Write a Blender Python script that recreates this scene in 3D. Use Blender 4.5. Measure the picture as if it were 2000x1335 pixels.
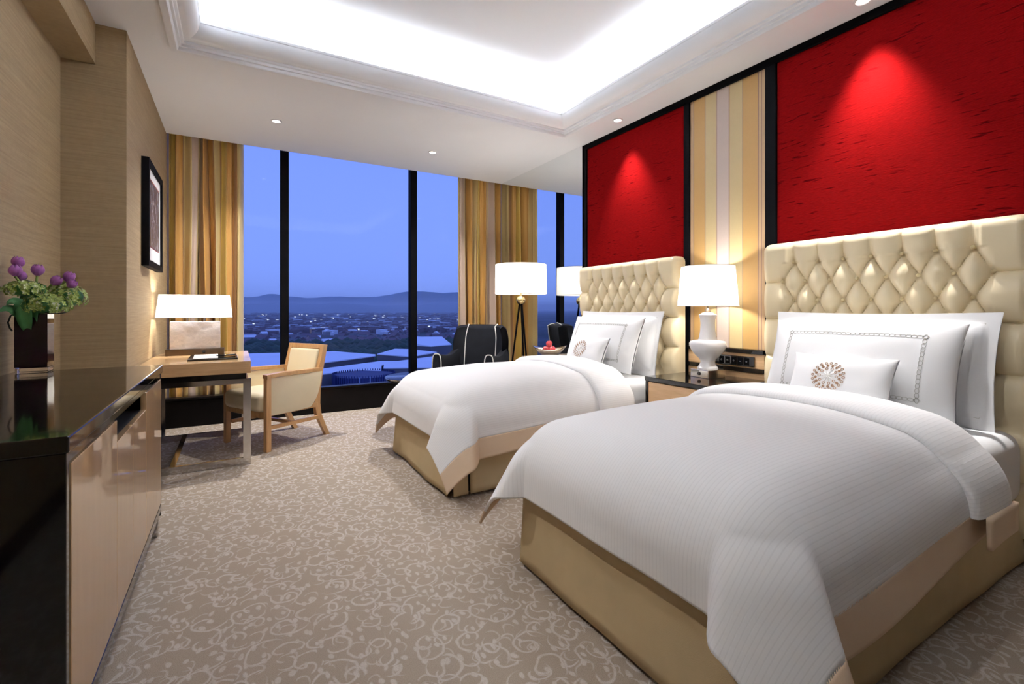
import bpy, bmesh, math, random
import numpy as np
from mathutils import Vector, Matrix
PI = math.pi
rnd = random.Random(7)
for o in list(bpy.data.objects):
    bpy.data.objects.remove(o, do_unlink=True)
SC = bpy.context.scene
COL = SC.collection

# ------------------------------------------------------------------ camera
cam_d = bpy.data.cameras.new('camera')
cam = bpy.data.objects.new('camera', cam_d); COL.objects.link(cam)
cam_d.sensor_fit = 'HORIZONTAL'; cam_d.sensor_width = 36.0
cam_d.lens = 930.0 / 2000.0 * 36.0
cam_d.shift_y = -62.5 / 2000.0
cam_d.clip_start = 0.05; cam_d.clip_end = 60000
cam.location = (0, 0, 1.13)
cam.rotation_euler = (PI / 2, 0, -math.atan(541 / 930.0))
SC.camera = cam

# ------------------------------------------------------------------ world: dusk sky
w = bpy.data.worlds.new('dusk_sky'); SC.world = w; w.use_nodes = True
nt = w.node_tree; nt.nodes.clear()
wo = nt.nodes.new('ShaderNodeOutputWorld'); bg = nt.nodes.new('ShaderNodeBackground')
tc = nt.nodes.new('ShaderNodeTexCoord'); sp = nt.nodes.new('ShaderNodeSeparateXYZ')
rp = nt.nodes.new('ShaderNodeValToRGB')
nt.links.new(tc.outputs['Generated'], sp.inputs[0]); nt.links.new(sp.outputs['Z'], rp.inputs[0])
rp.color_ramp.elements[0].position = 0.0; rp.color_ramp.elements[0].color = (0.235, 0.37, 0.98, 1)
rp.color_ramp.elements[1].position = 0.55; rp.color_ramp.elements[1].color = (0.165, 0.27, 0.93, 1)
nt.links.new(rp.outputs[0], bg.inputs[0]); bg.inputs[1].default_value = 0.95
nt.links.new(bg.outputs[0], wo.inputs[0])

# ------------------------------------------------------------------ cove lights (LED strips on the ledge of the ceiling tray)
COVE_W = 74.0
def area(name, loc, rot, sx, sy, power, color):
    d = bpy.data.lights.new(name, 'AREA'); d.shape = 'RECTANGLE'; d.size = sx; d.size_y = sy
    d.energy = power; d.color = color
    o = bpy.data.objects.new(name, d); COL.objects.link(o); o.location = loc; o.rotation_euler = rot
    return o
TX0, TX1, TY0, TY1 = -0.35, 2.81, -0.35, 3.79          # outer edge of the tray moulding
CW = (0.90, 0.97, 1.05)
area('cove_light', ((TX0 + TX1) / 2, TY1 + 0.02, 2.985), (PI - 0.35, 0, 0), TX1 - TX0, 0.05, COVE_W * 0.75, CW)
area('cove_light', ((TX0 + TX1) / 2, TY0 - 0.02, 2.985), (PI + 0.35, 0, 0), TX1 - TX0, 0.05, COVE_W * 0.75, CW)
area('cove_light', (TX0 - 0.02, (TY0 + TY1) / 2, 2.985), (PI, -0.35, 0), 0.05, TY1 - TY0, COVE_W, CW)
area('cove_light', (TX1 + 0.02, (TY0 + TY1) / 2, 2.985), (PI, 0.35, 0), 0.05, TY1 - TY0, COVE_W, CW)

vs = SC.view_settings
SC.display_settings.display_device = 'sRGB'
vs.view_transform = 'Standard'; vs.look = 'None'; vs.gamma = 1.0; vs.exposure = 0.3
vs.use_curve_mapping = False

# ------------------------------------------------------------------ helpers: materials
def lin(r, g, b):
    f = lambda c: (c / 255 / 12.92) if c / 255 <= 0.04045 else ((c / 255 + 0.055) / 1.055) ** 2.4
    return (f(r), f(g), f(b), 1.0)
MATS = {}
def base_mat(name):
    m = bpy.data.materials.new(name); m.use_nodes = True
    nt = m.node_tree; b = nt.nodes['Principled BSDF']; MATS[name] = m
    return m, nt, b
class NT:
    """small node-graph writer"""
    def __init__(s, nt): s.nt = nt
    def n(s, t, **k):
        x = s.nt.nodes.new('ShaderNode' + t)
        for a, v in k.items(): setattr(x, a, v)
        return x
    def l(s, a, b): s.nt.links.new(a, b)
    def val(s, x, inp):
        if hasattr(x, 'is_linked') or hasattr(x, 'links'): s.l(x, inp)
        else: inp.default_value = x
    def math(s, op, a, b=None, c=None, clamp=False):
        x = s.n('Math', operation=op); x.use_clamp = clamp
        s.val(a, x.inputs[0])
        if b is not None: s.val(b, x.inputs[1])
        if c is not None: s.val(c, x.inputs[2])
        return x.outputs[0]
    def coord(s, which='Object', scale=(1, 1, 1), loc=(0, 0, 0), rot=(0, 0, 0)):
        t = s.n('TexCoord'); m = s.n('Mapping'); s.l(t.outputs[which], m.inputs[0])
        m.inputs['Scale'].default_value = scale; m.inputs['Location'].default_value = loc; m.inputs['Rotation'].default_value = rot
        return m.outputs[0]
    def noise(s, vec, scale, detail=3, rough=0.5, dist=0.0):
        x = s.n('TexNoise'); s.l(vec, x.inputs['Vector']); x.inputs['Scale'].default_value = scale
        x.inputs['Detail'].default_value = detail; x.inputs['Roughness'].default_value = rough; x.inputs['Distortion'].default_value = dist
        return x
    def mix(s, fac, a, b, blend='MIX'):
        x = s.n('Mix', data_type='RGBA', blend_type=blend)
        s.val(fac, x.inputs[0])
        for v, i in ((a, 6), (b, 7)): s.val(v, x.inputs[i])
        return x.outputs[2]
    def ramp(s, fac, stops, interp='LINEAR'):
        x = s.n('ValToRGB'); s.l(fac, x.inputs[0]); cr = x.color_ramp; cr.interpolation = interp
        while len(cr.elements) < len(stops): cr.elements.new(0.5)
        for e, (p, c) in zip(cr.elements, stops): e.position = p; e.color = c
        return x.outputs[0]
    def bump(s, h, strength, dist, normal_in):
        x = s.n('Bump'); s.l(h, x.inputs['Height']); x.inputs['Strength'].default_value = strength; x.inputs['Distance'].default_value = dist
        s.l(x.outputs[0], normal_in)
def simple(name, col, rough=0.5, metal=0.0, var=0.06, scale=8.0, spec=0.5, coat=0.0, bump=0.0, bscale=200.0, sheen=0.0):
    """principled with a little procedural colour variation"""
    m, nt, b = base_mat(name); g = NT(nt)
    v = g.coord('Object'); nz = g.noise(v, scale)
    a = tuple(c * (1 - var) for c in col[:3]) + (1,); c2 = tuple(min(1, c * (1 + var)) for c in col[:3]) + (1,)
    g.l(g.ramp(nz.outputs[0], [(0.3, a), (0.7, c2)]), b.inputs['Base Color'])
    b.inputs['Roughness'].default_value = rough; b.inputs['Metallic'].default_value = metal
    b.inputs['Specular IOR Level'].default_value = spec; b.inputs['Coat Weight'].default_value = coat
    b.inputs['Coat Roughness'].default_value = 0.03; b.inputs['Sheen Weight'].default_value = sheen
    if bump: g.bump(g.noise(v, bscale, 2).outputs[0], bump, 0.002, b.inputs['Normal'])
    return m
def wood(name, c1, c2, rough=0.3, coat=0.3, rot=(0, 0, 0), sc=(1, 12, 12)):
    m, nt, b = base_mat(name); g = NT(nt)
    v = g.coord('Object', scale=sc, rot=rot); n = g.noise(v, 5, 6, 0.6, 0.4)
    g.l(g.ramp(n.outputs[0], [(0.3, c1), (0.7, c2)]), b.inputs['Base Color'])
    b.inputs['Roughness'].default_value = rough; b.inputs['Coat Weight'].default_value = coat; b.inputs['Coat Roughness'].default_value = 0.05
    return m

simple('white_paint', lin(236, 237, 240), 0.6, var=0.01, scale=2)
simple('black_trim', (0.005, 0.005, 0.006, 1), 0.55, var=0.2, spec=0.02)
simple('black_satin', (0.005, 0.004, 0.004, 1), 0.3, var=0.2, spec=0.12)
simple('black_lacquer', (0.006, 0.005, 0.005, 1), 0.08, var=0.2, coat=0.3)
simple('black_matte', (0.008, 0.007, 0.007, 1), 0.5, var=0.2)
simple('chrome', (0.62, 0.6, 0.58, 1), 0.12, 1.0, 0.03)
simple('nickel', (0.75, 0.72, 0.66, 1), 0.15, 1.0, 0.03)
simple('bronze', (0.16, 0.12, 0.09, 1), 0.3, 1.0, 0.1)
simple('brass', (0.62, 0.5, 0.26, 1), 0.22, 1.0, 0.1)
wood('desk_wood', lin(196, 158, 112), lin(222, 184, 138), 0.22, 0.4, sc=(1, 10, 10))
wood('chair_wood', lin(188, 142, 92), lin(212, 168, 116), 0.35, 0.2, sc=(10, 10, 1))
wood('band_wood', lin(206, 166, 122), lin(226, 188, 144), 0.3, 0.3, sc=(10, 1, 10))
simple('leather', lin(234, 217, 180), 0.33, var=0.03, scale=3, spec=0.5, bump=0.08, bscale=300)
simple('button_leather', lin(200, 180, 136), 0.35, var=0.03)
simple('chair_leather', lin(232, 218, 186), 0.38, var=0.02, bump=0.08, bscale=250)
simple('linen', lin(236, 236, 237), 0.85, var=0.012, scale=4, spec=0.15, bump=0.12, bscale=500, sheen=0.1)
simple('skirt', lin(192, 172, 136), 0.9, var=0.04, spec=0.15, bump=0.2, bscale=400)
simple('band_cloth', lin(212, 187, 160), 0.8, var=0.02, spec=0.2, bump=0.15, bscale=400)
simple('embroidery_grey', lin(176, 174, 168), 0.7, var=0.05)
simple('embroidery_gold', lin(158, 118, 84), 0.6, var=0.1)
simple('silver_thread', lin(220, 218, 214), 0.35, var=0.02)
simple('velvet', (0.006, 0.007, 0.011, 1), 0.8, var=0.25, spec=0.2)
simple('piping', lin(206, 204, 200), 0.7, var=0.02)
simple('porcelain', lin(238, 236, 236), 0.12, var=0.01, coat=0.6)
simple('tulip', lin(168, 98, 174), 0.45, var=0.3, scale=40)
simple('stem', lin(126, 146, 74), 0.5, var=0.1)
simple('leaf', lin(78, 136, 80), 0.4, var=0.25, scale=15)
simple('dark_leaf', lin(14, 26, 16), 0.4, var=0.2)
simple('apple', lin(190, 62, 66), 0.3, var=0.35, scale=14)
simple('paper', lin(214, 212, 212), 0.7, var=0.02)
simple('silver_bowl', (0.8, 0.74, 0.66, 1), 0.18, 1.0, 0.03)
simple('table_top_stone', lin(150, 138, 124), 0.2, var=0.1)
simple('red_line', lin(120, 48, 40), 0.6, var=0.1)
simple('white_dot', lin(170, 175, 180), 0.5, var=0.02)

# hydrangea: greens mixed with whitish tips by noise
m, nt, b = base_mat('hydrangea'); g = NT(nt); v = g.coord('Object')
n = g.noise(v, 70, 1)
g.l(g.ramp(n.outputs[0], [(0.32, lin(140, 164, 70)), (0.5, lin(184, 206, 110)), (0.6, lin(206, 222, 146)), (0.68, lin(240, 246, 224))]), b.inputs['Base Color'])
b.inputs['Roughness'].default_value = 0.6; b.inputs['Subsurface Weight'].default_value = 0.0

# grasscloth wallpaper: fine horizontal threads
m, nt, b = base_mat('wallpaper'); g = NT(nt)
v = g.coord('Object', scale=(3, 3, 130)); n = g.noise(v, 1.0, 4, 0.65)
v2 = g.coord('Object', scale=(40, 40, 40)); n2 = g.noise(v2, 1.0, 2)
f = g.math('ADD', g.math('MULTIPLY', n.outputs[0], 0.8), g.math('MULTIPLY', n2.outputs[0], 0.2))
g.l(g.ramp(f, [(0.3, lin(150, 128, 94)), (0.7, lin(176, 153, 116))]), b.inputs['Base Color'])
b.inputs['Roughness'].default_value = 0.75; g.bump(f, 0.35, 0.004, b.inputs['Normal'])

# red slubbed silk panels: horizontal dashes
m, nt, b = base_mat('red_silk'); g = NT(nt)
v = g.coord('Object', scale=(1, 8, 64)); n = g.noise(v, 1.4, 2, 0.5)
big = g.noise(g.coord('Object'), 2.2, 2)
fine = g.noise(g.coord('Object', scale=(1, 30, 330)), 1.0, 2)
d = g.math('MULTIPLY', g.math('SUBTRACT', n.outputs[0], 0.60), 9.0, clamp=True)
d = g.math('MULTIPLY', d, g.math('MULTIPLY', g.math('SUBTRACT', big.outputs[0], 0.36), 5.0, clamp=True))
colr = g.ramp(fine.outputs[0], [(0.3, lin(98, 9, 10)), (0.7, lin(114, 13, 14))])
colr = g.mix(g.math('MULTIPLY', d, 0.8), colr, lin(52, 1, 4))
g.l(colr, b.inputs['Base Color']); b.inputs['Roughness'].default_value = 0.6; b.inputs['Specular IOR Level'].default_value = 0.0
hh = g.math('ADD', g.math('MULTIPLY', fine.outputs[0], 0.3), g.math('MULTIPLY', d, -0.25))
g.bump(hh, 0.4, 0.004, b.inputs['Normal'])

GOLD, KHAKI, MAUVE, LTB, LINE = lin(190, 150, 90), lin(200, 178, 132), lin(198, 180, 170), lin(192, 160, 122), lin(140, 108, 92)
# striped wall fabric: stripes follow the width (Y, object space)
m, nt, b = base_mat('stripe_panel'); g = NT(nt)
t = g.n('TexCoord'); s3 = g.n('SeparateXYZ'); g.l(t.outputs['UV'], s3.inputs[0])
st = [(0.0, LTB), (0.05, LINE), (0.058, GOLD), (0.215, LINE), (0.225, KHAKI), (0.38, LINE), (0.39, MAUVE), (0.545, LINE), (0.555, KHAKI),
      (0.715, LINE), (0.725, GOLD), (0.905, LINE), (0.915, LTB), (0.945, LINE), (0.953, LTB)]
c = g.ramp(s3.outputs[0], st, 'CONSTANT')
wv = g.noise(g.coord('Object', scale=(1, 400, 30)), 1.0, 2)
g.l(g.mix(0.12, c, wv.outputs[0], 'MULTIPLY'), b.inputs['Base Color']); b.inputs['Roughness'].default_value = 0.6
# curtains: same family of stripes along the cloth, repeated
m, nt, b = base_mat('curtain'); g = NT(nt)
t = g.n('TexCoord'); s3 = g.n('SeparateXYZ'); g.l(t.outputs['UV'], s3.inputs[0])
fr = g.math('FRACT', s3.outputs[0])
CG, CK, CM, CB, CY = lin(190, 144, 74), lin(198, 176, 122), lin(196, 176, 162), lin(150, 112, 72), lin(198, 168, 84)
st = [(0.0, CY), (0.12, CG), (0.27, CB), (0.31, CK), (0.43, CM), (0.53, CK), (0.63, CB), (0.67, CG), (0.86, CK), (0.95, CB)]
c = g.ramp(fr, st, 'CONSTANT')
g.l(c, b.inputs['Base Color']); b.inputs['Roughness'].default_value = 0.5; b.inputs['Sheen Weight'].default_value = 0.2

# carpet: tan ground with pale scrolling vines
m, nt, b = base_mat('carpet'); g = NT(nt)
v0 = g.coord('Object')
wn = g.noise(v0, 9.0, 2)
va = g.n('VectorMath', operation='SUBTRACT'); g.l(wn.outputs['Color'], va.inputs[0]); va.inputs[1].default_value = (0.5, 0.5, 0.5)
vb = g.n('VectorMath', operation='MULTIPLY_ADD'); g.l(va.outputs[0], vb.inputs[0]); vb.inputs[1].default_value = (0.05, 0.05, 0); g.l(v0, vb.inputs[2])
VW = vb.outputs[0]
def scroll(vec, scale, turns, width, off, r0, r1):
    mp = g.n('Mapping'); g.l(vec, mp.inputs[0]); mp.inputs['Location'].default_value = off
    vo = g.n('TexVoronoi', voronoi_dimensions='2D'); vo.inputs['Scale'].default_value = scale; vo.inputs['Randomness'].default_value = 0.75
    g.l(mp.outputs[0], vo.inputs['Vector'])
    sub = g.n('VectorMath', operation='SUBTRACT'); g.l(mp.outputs[0], sub.inputs[0]); g.l(vo.outputs['Position'], sub.inputs[1])
    sx = g.n('SeparateXYZ'); g.l(sub.outputs[0], sx.inputs[0])
    ang = g.math('ARCTAN2', sx.outputs[1], sx.outputs[0])
    wc = g.n('SeparateColor'); g.l(vo.outputs['Color'], wc.inputs[0])
    sgn = g.math('SIGN', g.math('SUBTRACT', wc.outputs[0], 0.5))
    a2 = g.math('ADD', g.math('MULTIPLY', g.math('MULTIPLY', ang, sgn), 1 / (2 * PI)), wc.outputs[1])
    rr = g.math('MULTIPLY', vo.outputs['Distance'], turns)
    ph = g.math('FRACT', g.math('ADD', a2, rr))
    dd = g.math('ABSOLUTE', g.math('SUBTRACT', ph, 0.5))
    ln = g.math('MULTIPLY', g.math('SUBTRACT', width, dd), 14.0, clamp=True)
    k0 = g.math('MULTIPLY', g.math('SUBTRACT', vo.outputs['Distance'], r0), 30.0, clamp=True)
    k1 = g.math('MULTIPLY', g.math('SUBTRACT', r1, vo.outputs['Distance']), 20.0, clamp=True)
    return g.math('MULTIPLY', ln, g.math('MULTIPLY', k0, k1))
s1 = scroll(VW, 7.5, 2.1, 0.105, (0, 0, 0), 0.10, 0.56)
s3_ = scroll(VW, 13.0, 1.5, 0.10, (7.1, 4.4, 0), 0.14, 0.46)
s2 = scroll(VW, 10.0, 1.7, 0.105, (3.3, 1.7, 0), 0.12, 0.50)
vo = g.n('TexVoronoi', voronoi_dimensions='2D'); vo.inputs['Scale'].default_value = 14.0
mp = g.n('Mapping'); g.l(VW, mp.inputs[0]); mp.inputs['Scale'].default_value = (1.5, 0.9, 1); mp.inputs['Rotation'].default_value = (0, 0, 0.6)
g.l(mp.outputs[0], vo.inputs['Vector'])
leafm = g.math('MULTIPLY', g.math('SUBTRACT', 0.21, vo.outputs['Distance']), 12.0, clamp=True)
msk = g.math('MAXIMUM', g.math('MAXIMUM', g.math('MAXIMUM', s1, s2), leafm), g.math('MULTIPLY', s3_, 0.7))
pile = g.noise(v0, 420, 2); brd = g.noise(v0, 45, 3)
msk = g.math('MULTIPLY', msk, g.math('ADD', 0.35, brd.outputs[0]), clamp=True)
cc = g.mix(msk, lin(178, 163, 146), lin(212, 203, 196))
cc = g.mix(0.45, cc, g.ramp(pile.outputs[0], [(0.3, (0.4, 0.37, 0.34, 1)), (0.7, (1.15, 1.15, 1.15, 1))]), 'MULTIPLY')
g.l(cc, b.inputs['Base Color']); b.inputs['Roughness'].default_value = 0.95; b.inputs['Specular IOR Level'].default_value = 0.1
g.bump(g.math('ADD', g.math('MULTIPLY', pile.outputs[0], 0.6), g.math('MULTIPLY', msk, 0.3)), 0.6, 0.006, b.inputs['Normal'])

# duvet: white with fine ribs across the cloth (UV x in metres)
m, nt, b = base_mat('duvet'); g = NT(nt)
t = g.n('TexCoord'); s3 = g.n('SeparateXYZ'); g.l(t.outputs['UV'], s3.inputs[0])
rib = g.math('FRACT', g.math('MULTIPLY', s3.outputs[0], 1 / 0.0135))
rib = g.math('ABSOLUTE', g.math('SUBTRACT', rib, 0.5))
line = g.math('MULTIPLY', g.math('SUBTRACT', 0.17, rib), 8.0, clamp=True)
g.l(g.mix(line, lin(243, 243, 244), lin(236, 236, 237)), b.inputs['Base Color'])
b.inputs['Roughness'].default_value = 0.75; b.inputs['Specular IOR Level'].default_value = 0.2; b.inputs['Sheen Weight'].default_value = 0.1
lf = g.noise(g.coord('Object'), 7.0, 3)
g.bump(g.math('ADD', g.math('MULTIPLY', line, -0.025), g.math('MULTIPLY', lf.outputs[0], 0.5)), 0.5, 0.012, b.inputs['Normal'])

# lampshade fabric: translucent linen
def shade_mat(name, col, trans):
    m = bpy.data.materials.new(name); m.use_nodes = True; nt = m.node_tree; nt.nodes.clear(); g = NT(nt)
    o = g.n('OutputMaterial'); d = g.n('BsdfDiffuse'); tr = g.n('BsdfTranslucent'); mx = g.n('MixShader')
    wv = g.noise(g.coord('Object', scale=(60, 60, 400)), 1, 2)
    cc = g.ramp(wv.outputs[0], [(0.3, tuple(x * 0.95 for x in col[:3]) + (1,)), (0.7, col)])
    g.l(cc, d.inputs[0]); g.l(cc, tr.inputs[0]); mx.inputs[0].default_value = trans
    g.l(d.outputs[0], mx.inputs[1]); g.l(tr.outputs[0], mx.inputs[2]); g.l(mx.outputs[0], o.inputs[0]); MATS[name] = m
shade_mat('shade', lin(250, 248, 243), 0.72)
def emis(name, col, s):
    m = bpy.data.materials.new(name); m.use_nodes = True; nt = m.node_tree; nt.nodes.clear()
    o = nt.nodes.new('ShaderNodeOutputMaterial'); e = nt.nodes.new('ShaderNodeEmission'); e.inputs[0].default_value = col; e.inputs[1].default_value = s
    nt.links.new(e.outputs[0], o.inputs[0]); MATS[name] = m
emis('bulb', (1, 0.92, 0.8, 1), 12.0)
emis('city_light', (0.75, 0.85, 1, 1), 1.1)
# mirror
m, nt, b = base_mat('mirror'); b.inputs['Metallic'].default_value = 1; b.inputs['Roughness'].default_value = 0.0; b.inputs['Base Color'].default_value = (0.86, 0.88, 0.88, 1)
# window glass: thin pane
m = bpy.data.materials.new('pane_glass'); m.use_nodes = True; nt = m.node_tree; nt.nodes.clear(); g = NT(nt)
o = g.n('OutputMaterial'); tr = g.n('BsdfTransparent'); gl = g.n('BsdfGlossy'); mx = g.n('MixShader')
tr.inputs[0].default_value = (0.97, 0.98, 1, 1); gl.inputs['Roughness'].default_value = 0.0; mx.inputs[0].default_value = 0.004
g.l(tr.outputs[0], mx.inputs[1]); g.l(gl.outputs[0], mx.inputs[2]); g.l(mx.outputs[0], o.inputs[0]); MATS['pane_glass'] = m
# clear glass of the vase foot and dark glass of its body
m, nt, b = base_mat('clear_glass'); b.inputs['Transmission Weight'].default_value = 1; b.inputs['Roughness'].default_value = 0.0; b.inputs['IOR'].default_value = 1.5; b.inputs['Base Color'].default_value = (0.95, 0.93, 0.95, 1)
simple('dark_glass', (0.008, 0.001, 0.006, 1), 0.05, var=0.2, spec=0.35)
# lacquered cabinet door: glossy tan veneer
m, nt, b = base_mat('door_veneer'); g = NT(nt)
v = g.coord('Object', scale=(8, 8, 1.0)); n = g.noise(v, 4, 5, 0.6)
g.l(g.ramp(n.outputs[0], [(0.3, lin(188, 152, 110)), (0.7, lin(194, 158, 115))]), b.inputs['Base Color'])
b.inputs['Roughness'].default_value = 0.45; b.inputs['Specular IOR Level'].default_value = 0.2; b.inputs['Coat Weight'].default_value = 1.0; b.inputs['Coat Roughness'].default_value = 0.005; b.inputs['Coat IOR'].default_value = 1.45
# stone lamp block
m, nt, b = base_mat('lamp_stone'); g = NT(nt); n = g.noise(g.coord('Object', scale=(1, 1, 2)), 14, 6, 0.7, 1.2)
g.l(g.ramp(n.outputs[0], [(0.3, lin(206, 202, 206)), (0.7, lin(240, 236, 238))]), b.inputs['Base Color']); b.inputs['Roughness'].default_value = 0.6
g.bump(n.outputs[0], 0.7, 0.01, b.inputs['Normal'])
# abstract print
m, nt, b = base_mat('art_print'); g = NT(nt); n = g.noise(g.coord('Object', scale=(1, 2.2, 1)), 9, 6, 0.7, 2.0)
n2 = g.noise(g.coord('Object', scale=(1, 3, 1)), 4, 3)
c = g.ramp(n.outputs[0], [(0.36, lin(24, 20, 30)), (0.48, lin(62, 56, 72)), (0.56, lin(112, 104, 118)), (0.66, lin(176, 176, 178))])
c = g.mix(g.math('MULTIPLY', g.math('SUBTRACT', n2.outputs[0], 0.63), 5, clamp=True), c, lin(88, 46, 40))
g.l(c, b.inputs['Base Color']); b.inputs['Roughness'].default_value = 0.25
# exterior
simple('roof_metal', lin(236, 236, 238), 0.6, var=0.04, scale=0.05)
simple('fascia_dark', lin(112, 108, 112), 0.7, var=0.06, scale=0.1)
simple('tank_dark', lin(36, 46, 96), 0.6, var=0.15, scale=0.3)
simple('tank_light', lin(150, 160, 190), 0.6, var=0.05, scale=0.3)
simple('house_wall', lin(150, 146, 150), 0.8, var=0.1, scale=0.02)
simple('house_roof', lin(112, 92, 96), 0.8, var=0.25, scale=0.02)
simple('house_roof_pale', lin(226, 228, 232), 0.7, var=0.06, scale=0.02)
simple('tree_green', lin(54, 74, 56), 0.9, var=0.3, scale=0.03)
simple('mountain_rock', lin(105, 122, 128), 0.95, var=0.25, scale=0.001)
m, nt, b = base_mat('city_ground'); g = NT(nt)
n = g.noise(g.coord('Object'), 0.012, 6, 0.65); n2 = g.noise(g.coord('Object'), 0.003, 3)
f = g.math('ADD', g.math('MULTIPLY', n.outputs[0], 0.6), g.math('MULTIPLY', n2.outputs[0], 0.4))
g.l(g.ramp(f, [(0.4, lin(44, 58, 50)), (0.52, lin(80, 82, 84)), (0.62, lin(110, 104, 108))]), b.inputs['Base Color']); b.inputs['Roughness'].default_value = 0.95

# ------------------------------------------------------------------ helpers: geometry
def link(name, me, mat=None, parent=None, loc=(0, 0, 0), rot=(0, 0, 0)):
    o = bpy.data.objects.new(name, me); COL.objects.link(o)
    if mat and me is not None and not me.materials: me.materials.append(MATS[mat])
    o.location = loc; o.rotation_euler = rot
    if parent: o.parent = parent
    return o
def smooth_all(me, ang=None):
    for p in me.polygons: p.use_smooth = True
    if ang is not None:
        try: me.set_sharp_from_angle(angle=ang)
        except Exception: pass
def from_bm(bm, smooth=None):
    me = bpy.data.meshes.new('mesh'); bmesh.ops.recalc_face_normals(bm, faces=bm.faces); bm.to_mesh(me); bm.free()
    if smooth is not None: smooth_all(me, smooth)
    return me
def bx(bm, x0, x1, y0, y1, z0, z1):
    vs = [bm.verts.new((x, y, z)) for x in (x0, x1) for y in (y0, y1) for z in (z0, z1)]
    for f in ((0, 1, 3, 2), (4, 6, 7, 5), (0, 4, 5, 1), (2, 3, 7, 6), (0, 2, 6, 4), (1, 5, 7, 3)):
        bm.faces.new([vs[i] for i in f])
    return vs
def boxmesh(boxes, bevel=0.0, seg=2):
    bm = bmesh.new()
    for q in boxes: bx(bm, *q)
    if bevel:
        bmesh.ops.bevel(bm, geom=list(bm.edges), offset=bevel, segments=seg, affect='EDGES', profile=0.5)
    return from_bm(bm, 0.6 if bevel >= 0.02 else None)
def box(name, q, mat, parent=None, bevel=0.0, seg=2, loc=(0, 0, 0), rot=(0, 0, 0)):
    return link(name, boxmesh([q], bevel, seg), mat, parent, loc, rot)
def gridmesh(P, uv=None, closed_u=False, flip=False):
    """P: array (n,m,3)"""
    n, mm, _ = P.shape
    idx = np.arange(n * mm).reshape(n, mm)
    a = idx[:-1, :-1]; b_ = idx[1:, :-1]; c = idx[1:, 1:]; d = idx[:-1, 1:]
    F = np.stack([a, b_, c, d], -1).reshape(-1, 4)
    if closed_u:
        a = idx[-1, :-1]; b_ = idx[0, :-1]; c = idx[0, 1:]; d = idx[-1, 1:]
        F = np.concatenate([F, np.stack([a, b_, c, d], -1).reshape(-1, 4)])
    if flip: F = F[:, ::-1]
    me = bpy.data.meshes.new('mesh'); me.from_pydata(P.reshape(-1, 3).tolist(), [], F.tolist())
    if uv is not None:
        ul = me.uv_layers.new(name='uv'); U = uv.reshape(-1, 2)
        li = np.empty(len(me.loops), dtype=np.int64); me.loops.foreach_get('vertex_index', li)
        ul.data.foreach_set('uv', U[li].astype(np.float32).ravel())
    smooth_all(me); me.update()
    return me
def solid(o, th, offset=-1):
    md = o.modifiers.new('thickness', 'SOLIDIFY'); md.thickness = th; md.offset = offset
    return o
def tube_bm(bm, pts, r, n=8, cap=True):
    pts = [Vector(p) for p in pts]; rr = r if isinstance(r, (list, tuple)) else [r] * len(pts)
    rings = []; prev = None
    for i, p in enumerate(pts):
        t = (pts[min(i + 1, len(pts) - 1)] - pts[max(i - 1, 0)]).normalized()
        if prev is None:
            a = Vector((0, 0, 1)) if abs(t.z) < 0.9 else Vector((1, 0, 0)); u = t.cross(a).normalized()
        else: u = (prev - t * prev.dot(t)).normalized()
        prev = u; v = t.cross(u)
        rings.append([bm.verts.new(p + (u * math.cos(2 * PI * k / n) + v * math.sin(2 * PI * k / n)) * rr[i]) for k in range(n)])
    for A, B in zip(rings, rings[1:]):
        for k in range(n): bm.faces.new((A[k], A[(k + 1) % n], B[(k + 1) % n], B[k]))
    if cap: bm.faces.new(rings[0][::-1]); bm.faces.new(rings[-1])
def tube(name, pts, r, mat, parent=None, n=8):
    bm = bmesh.new(); tube_bm(bm, pts, r, n); return link(name, from_bm(bm, 0.9), mat, parent)
def lathe(profile, n=32, expo=2.0, cap=True):
    """profile [(r,z)], superellipse section"""
    bm = bmesh.new(); rings = []
    for r, z in profile:
        ring = []
        for k in range(n):
            a = 2 * PI * k / n; c, s = math.cos(a), math.sin(a)
            q = (abs(c) ** expo + abs(s) ** expo) ** (-1 / expo)
            ring.append(bm.verts.new((r * c * q, r * s * q, z)))
        rings.append(ring)
    for A, B in zip(rings, rings[1:]):
        for k in range(n): bm.faces.new((A[k], A[(k + 1) % n], B[(k + 1) % n], B[k]))
    if cap: bm.faces.new(rings[0][::-1]); bm.faces.new(rings[-1])
    return from_bm(bm, 0.7)
def thing(name, label, cat, loc=(0, 0, 0), rz=0.0, group=None):
    o = bpy.data.objects.new(name, None); COL.objects.link(o); o.location = loc; o.rotation_euler = (0, 0, rz); o.empty_display_size = 0.1
    return tag(o, label, cat, group)
def tag(o, label, cat, group=None):
    o['label'] = label; o['category'] = cat
    if group: o['group'] = group
    return o
def struct(o, label=None):
    o['kind'] = 'structure'
    if label: o['label'] = label
    return o
def fbm(x, y, seed=0, oct=3):
    x, y = np.broadcast_arrays(np.asarray(x, float), np.asarray(y, float)); r = np.random.RandomState(seed); out = np.zeros(x.shape); a = 1.0
    for i in range(oct):
        for _ in range(3):
            th = r.rand() * 2 * PI; ph = r.rand() * 2 * PI; k = 2 ** i
            out += a * np.sin((x * math.cos(th) + y * math.sin(th)) * k + ph) / 3
        a *= 0.5
    return out

# ================================================================== THE ROOM
CZ = 2.84; XL = -0.575; XR = 3.17; YW = 6.05; YC = 5.66; PZT = 3.12; YB = -2.6; XREC = -0.877; YP = 3.71
struct(box('floor', (-1.1, 3.4, YB - 0.1, 6.05, -0.12, 0.0), 'carpet'))
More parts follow.
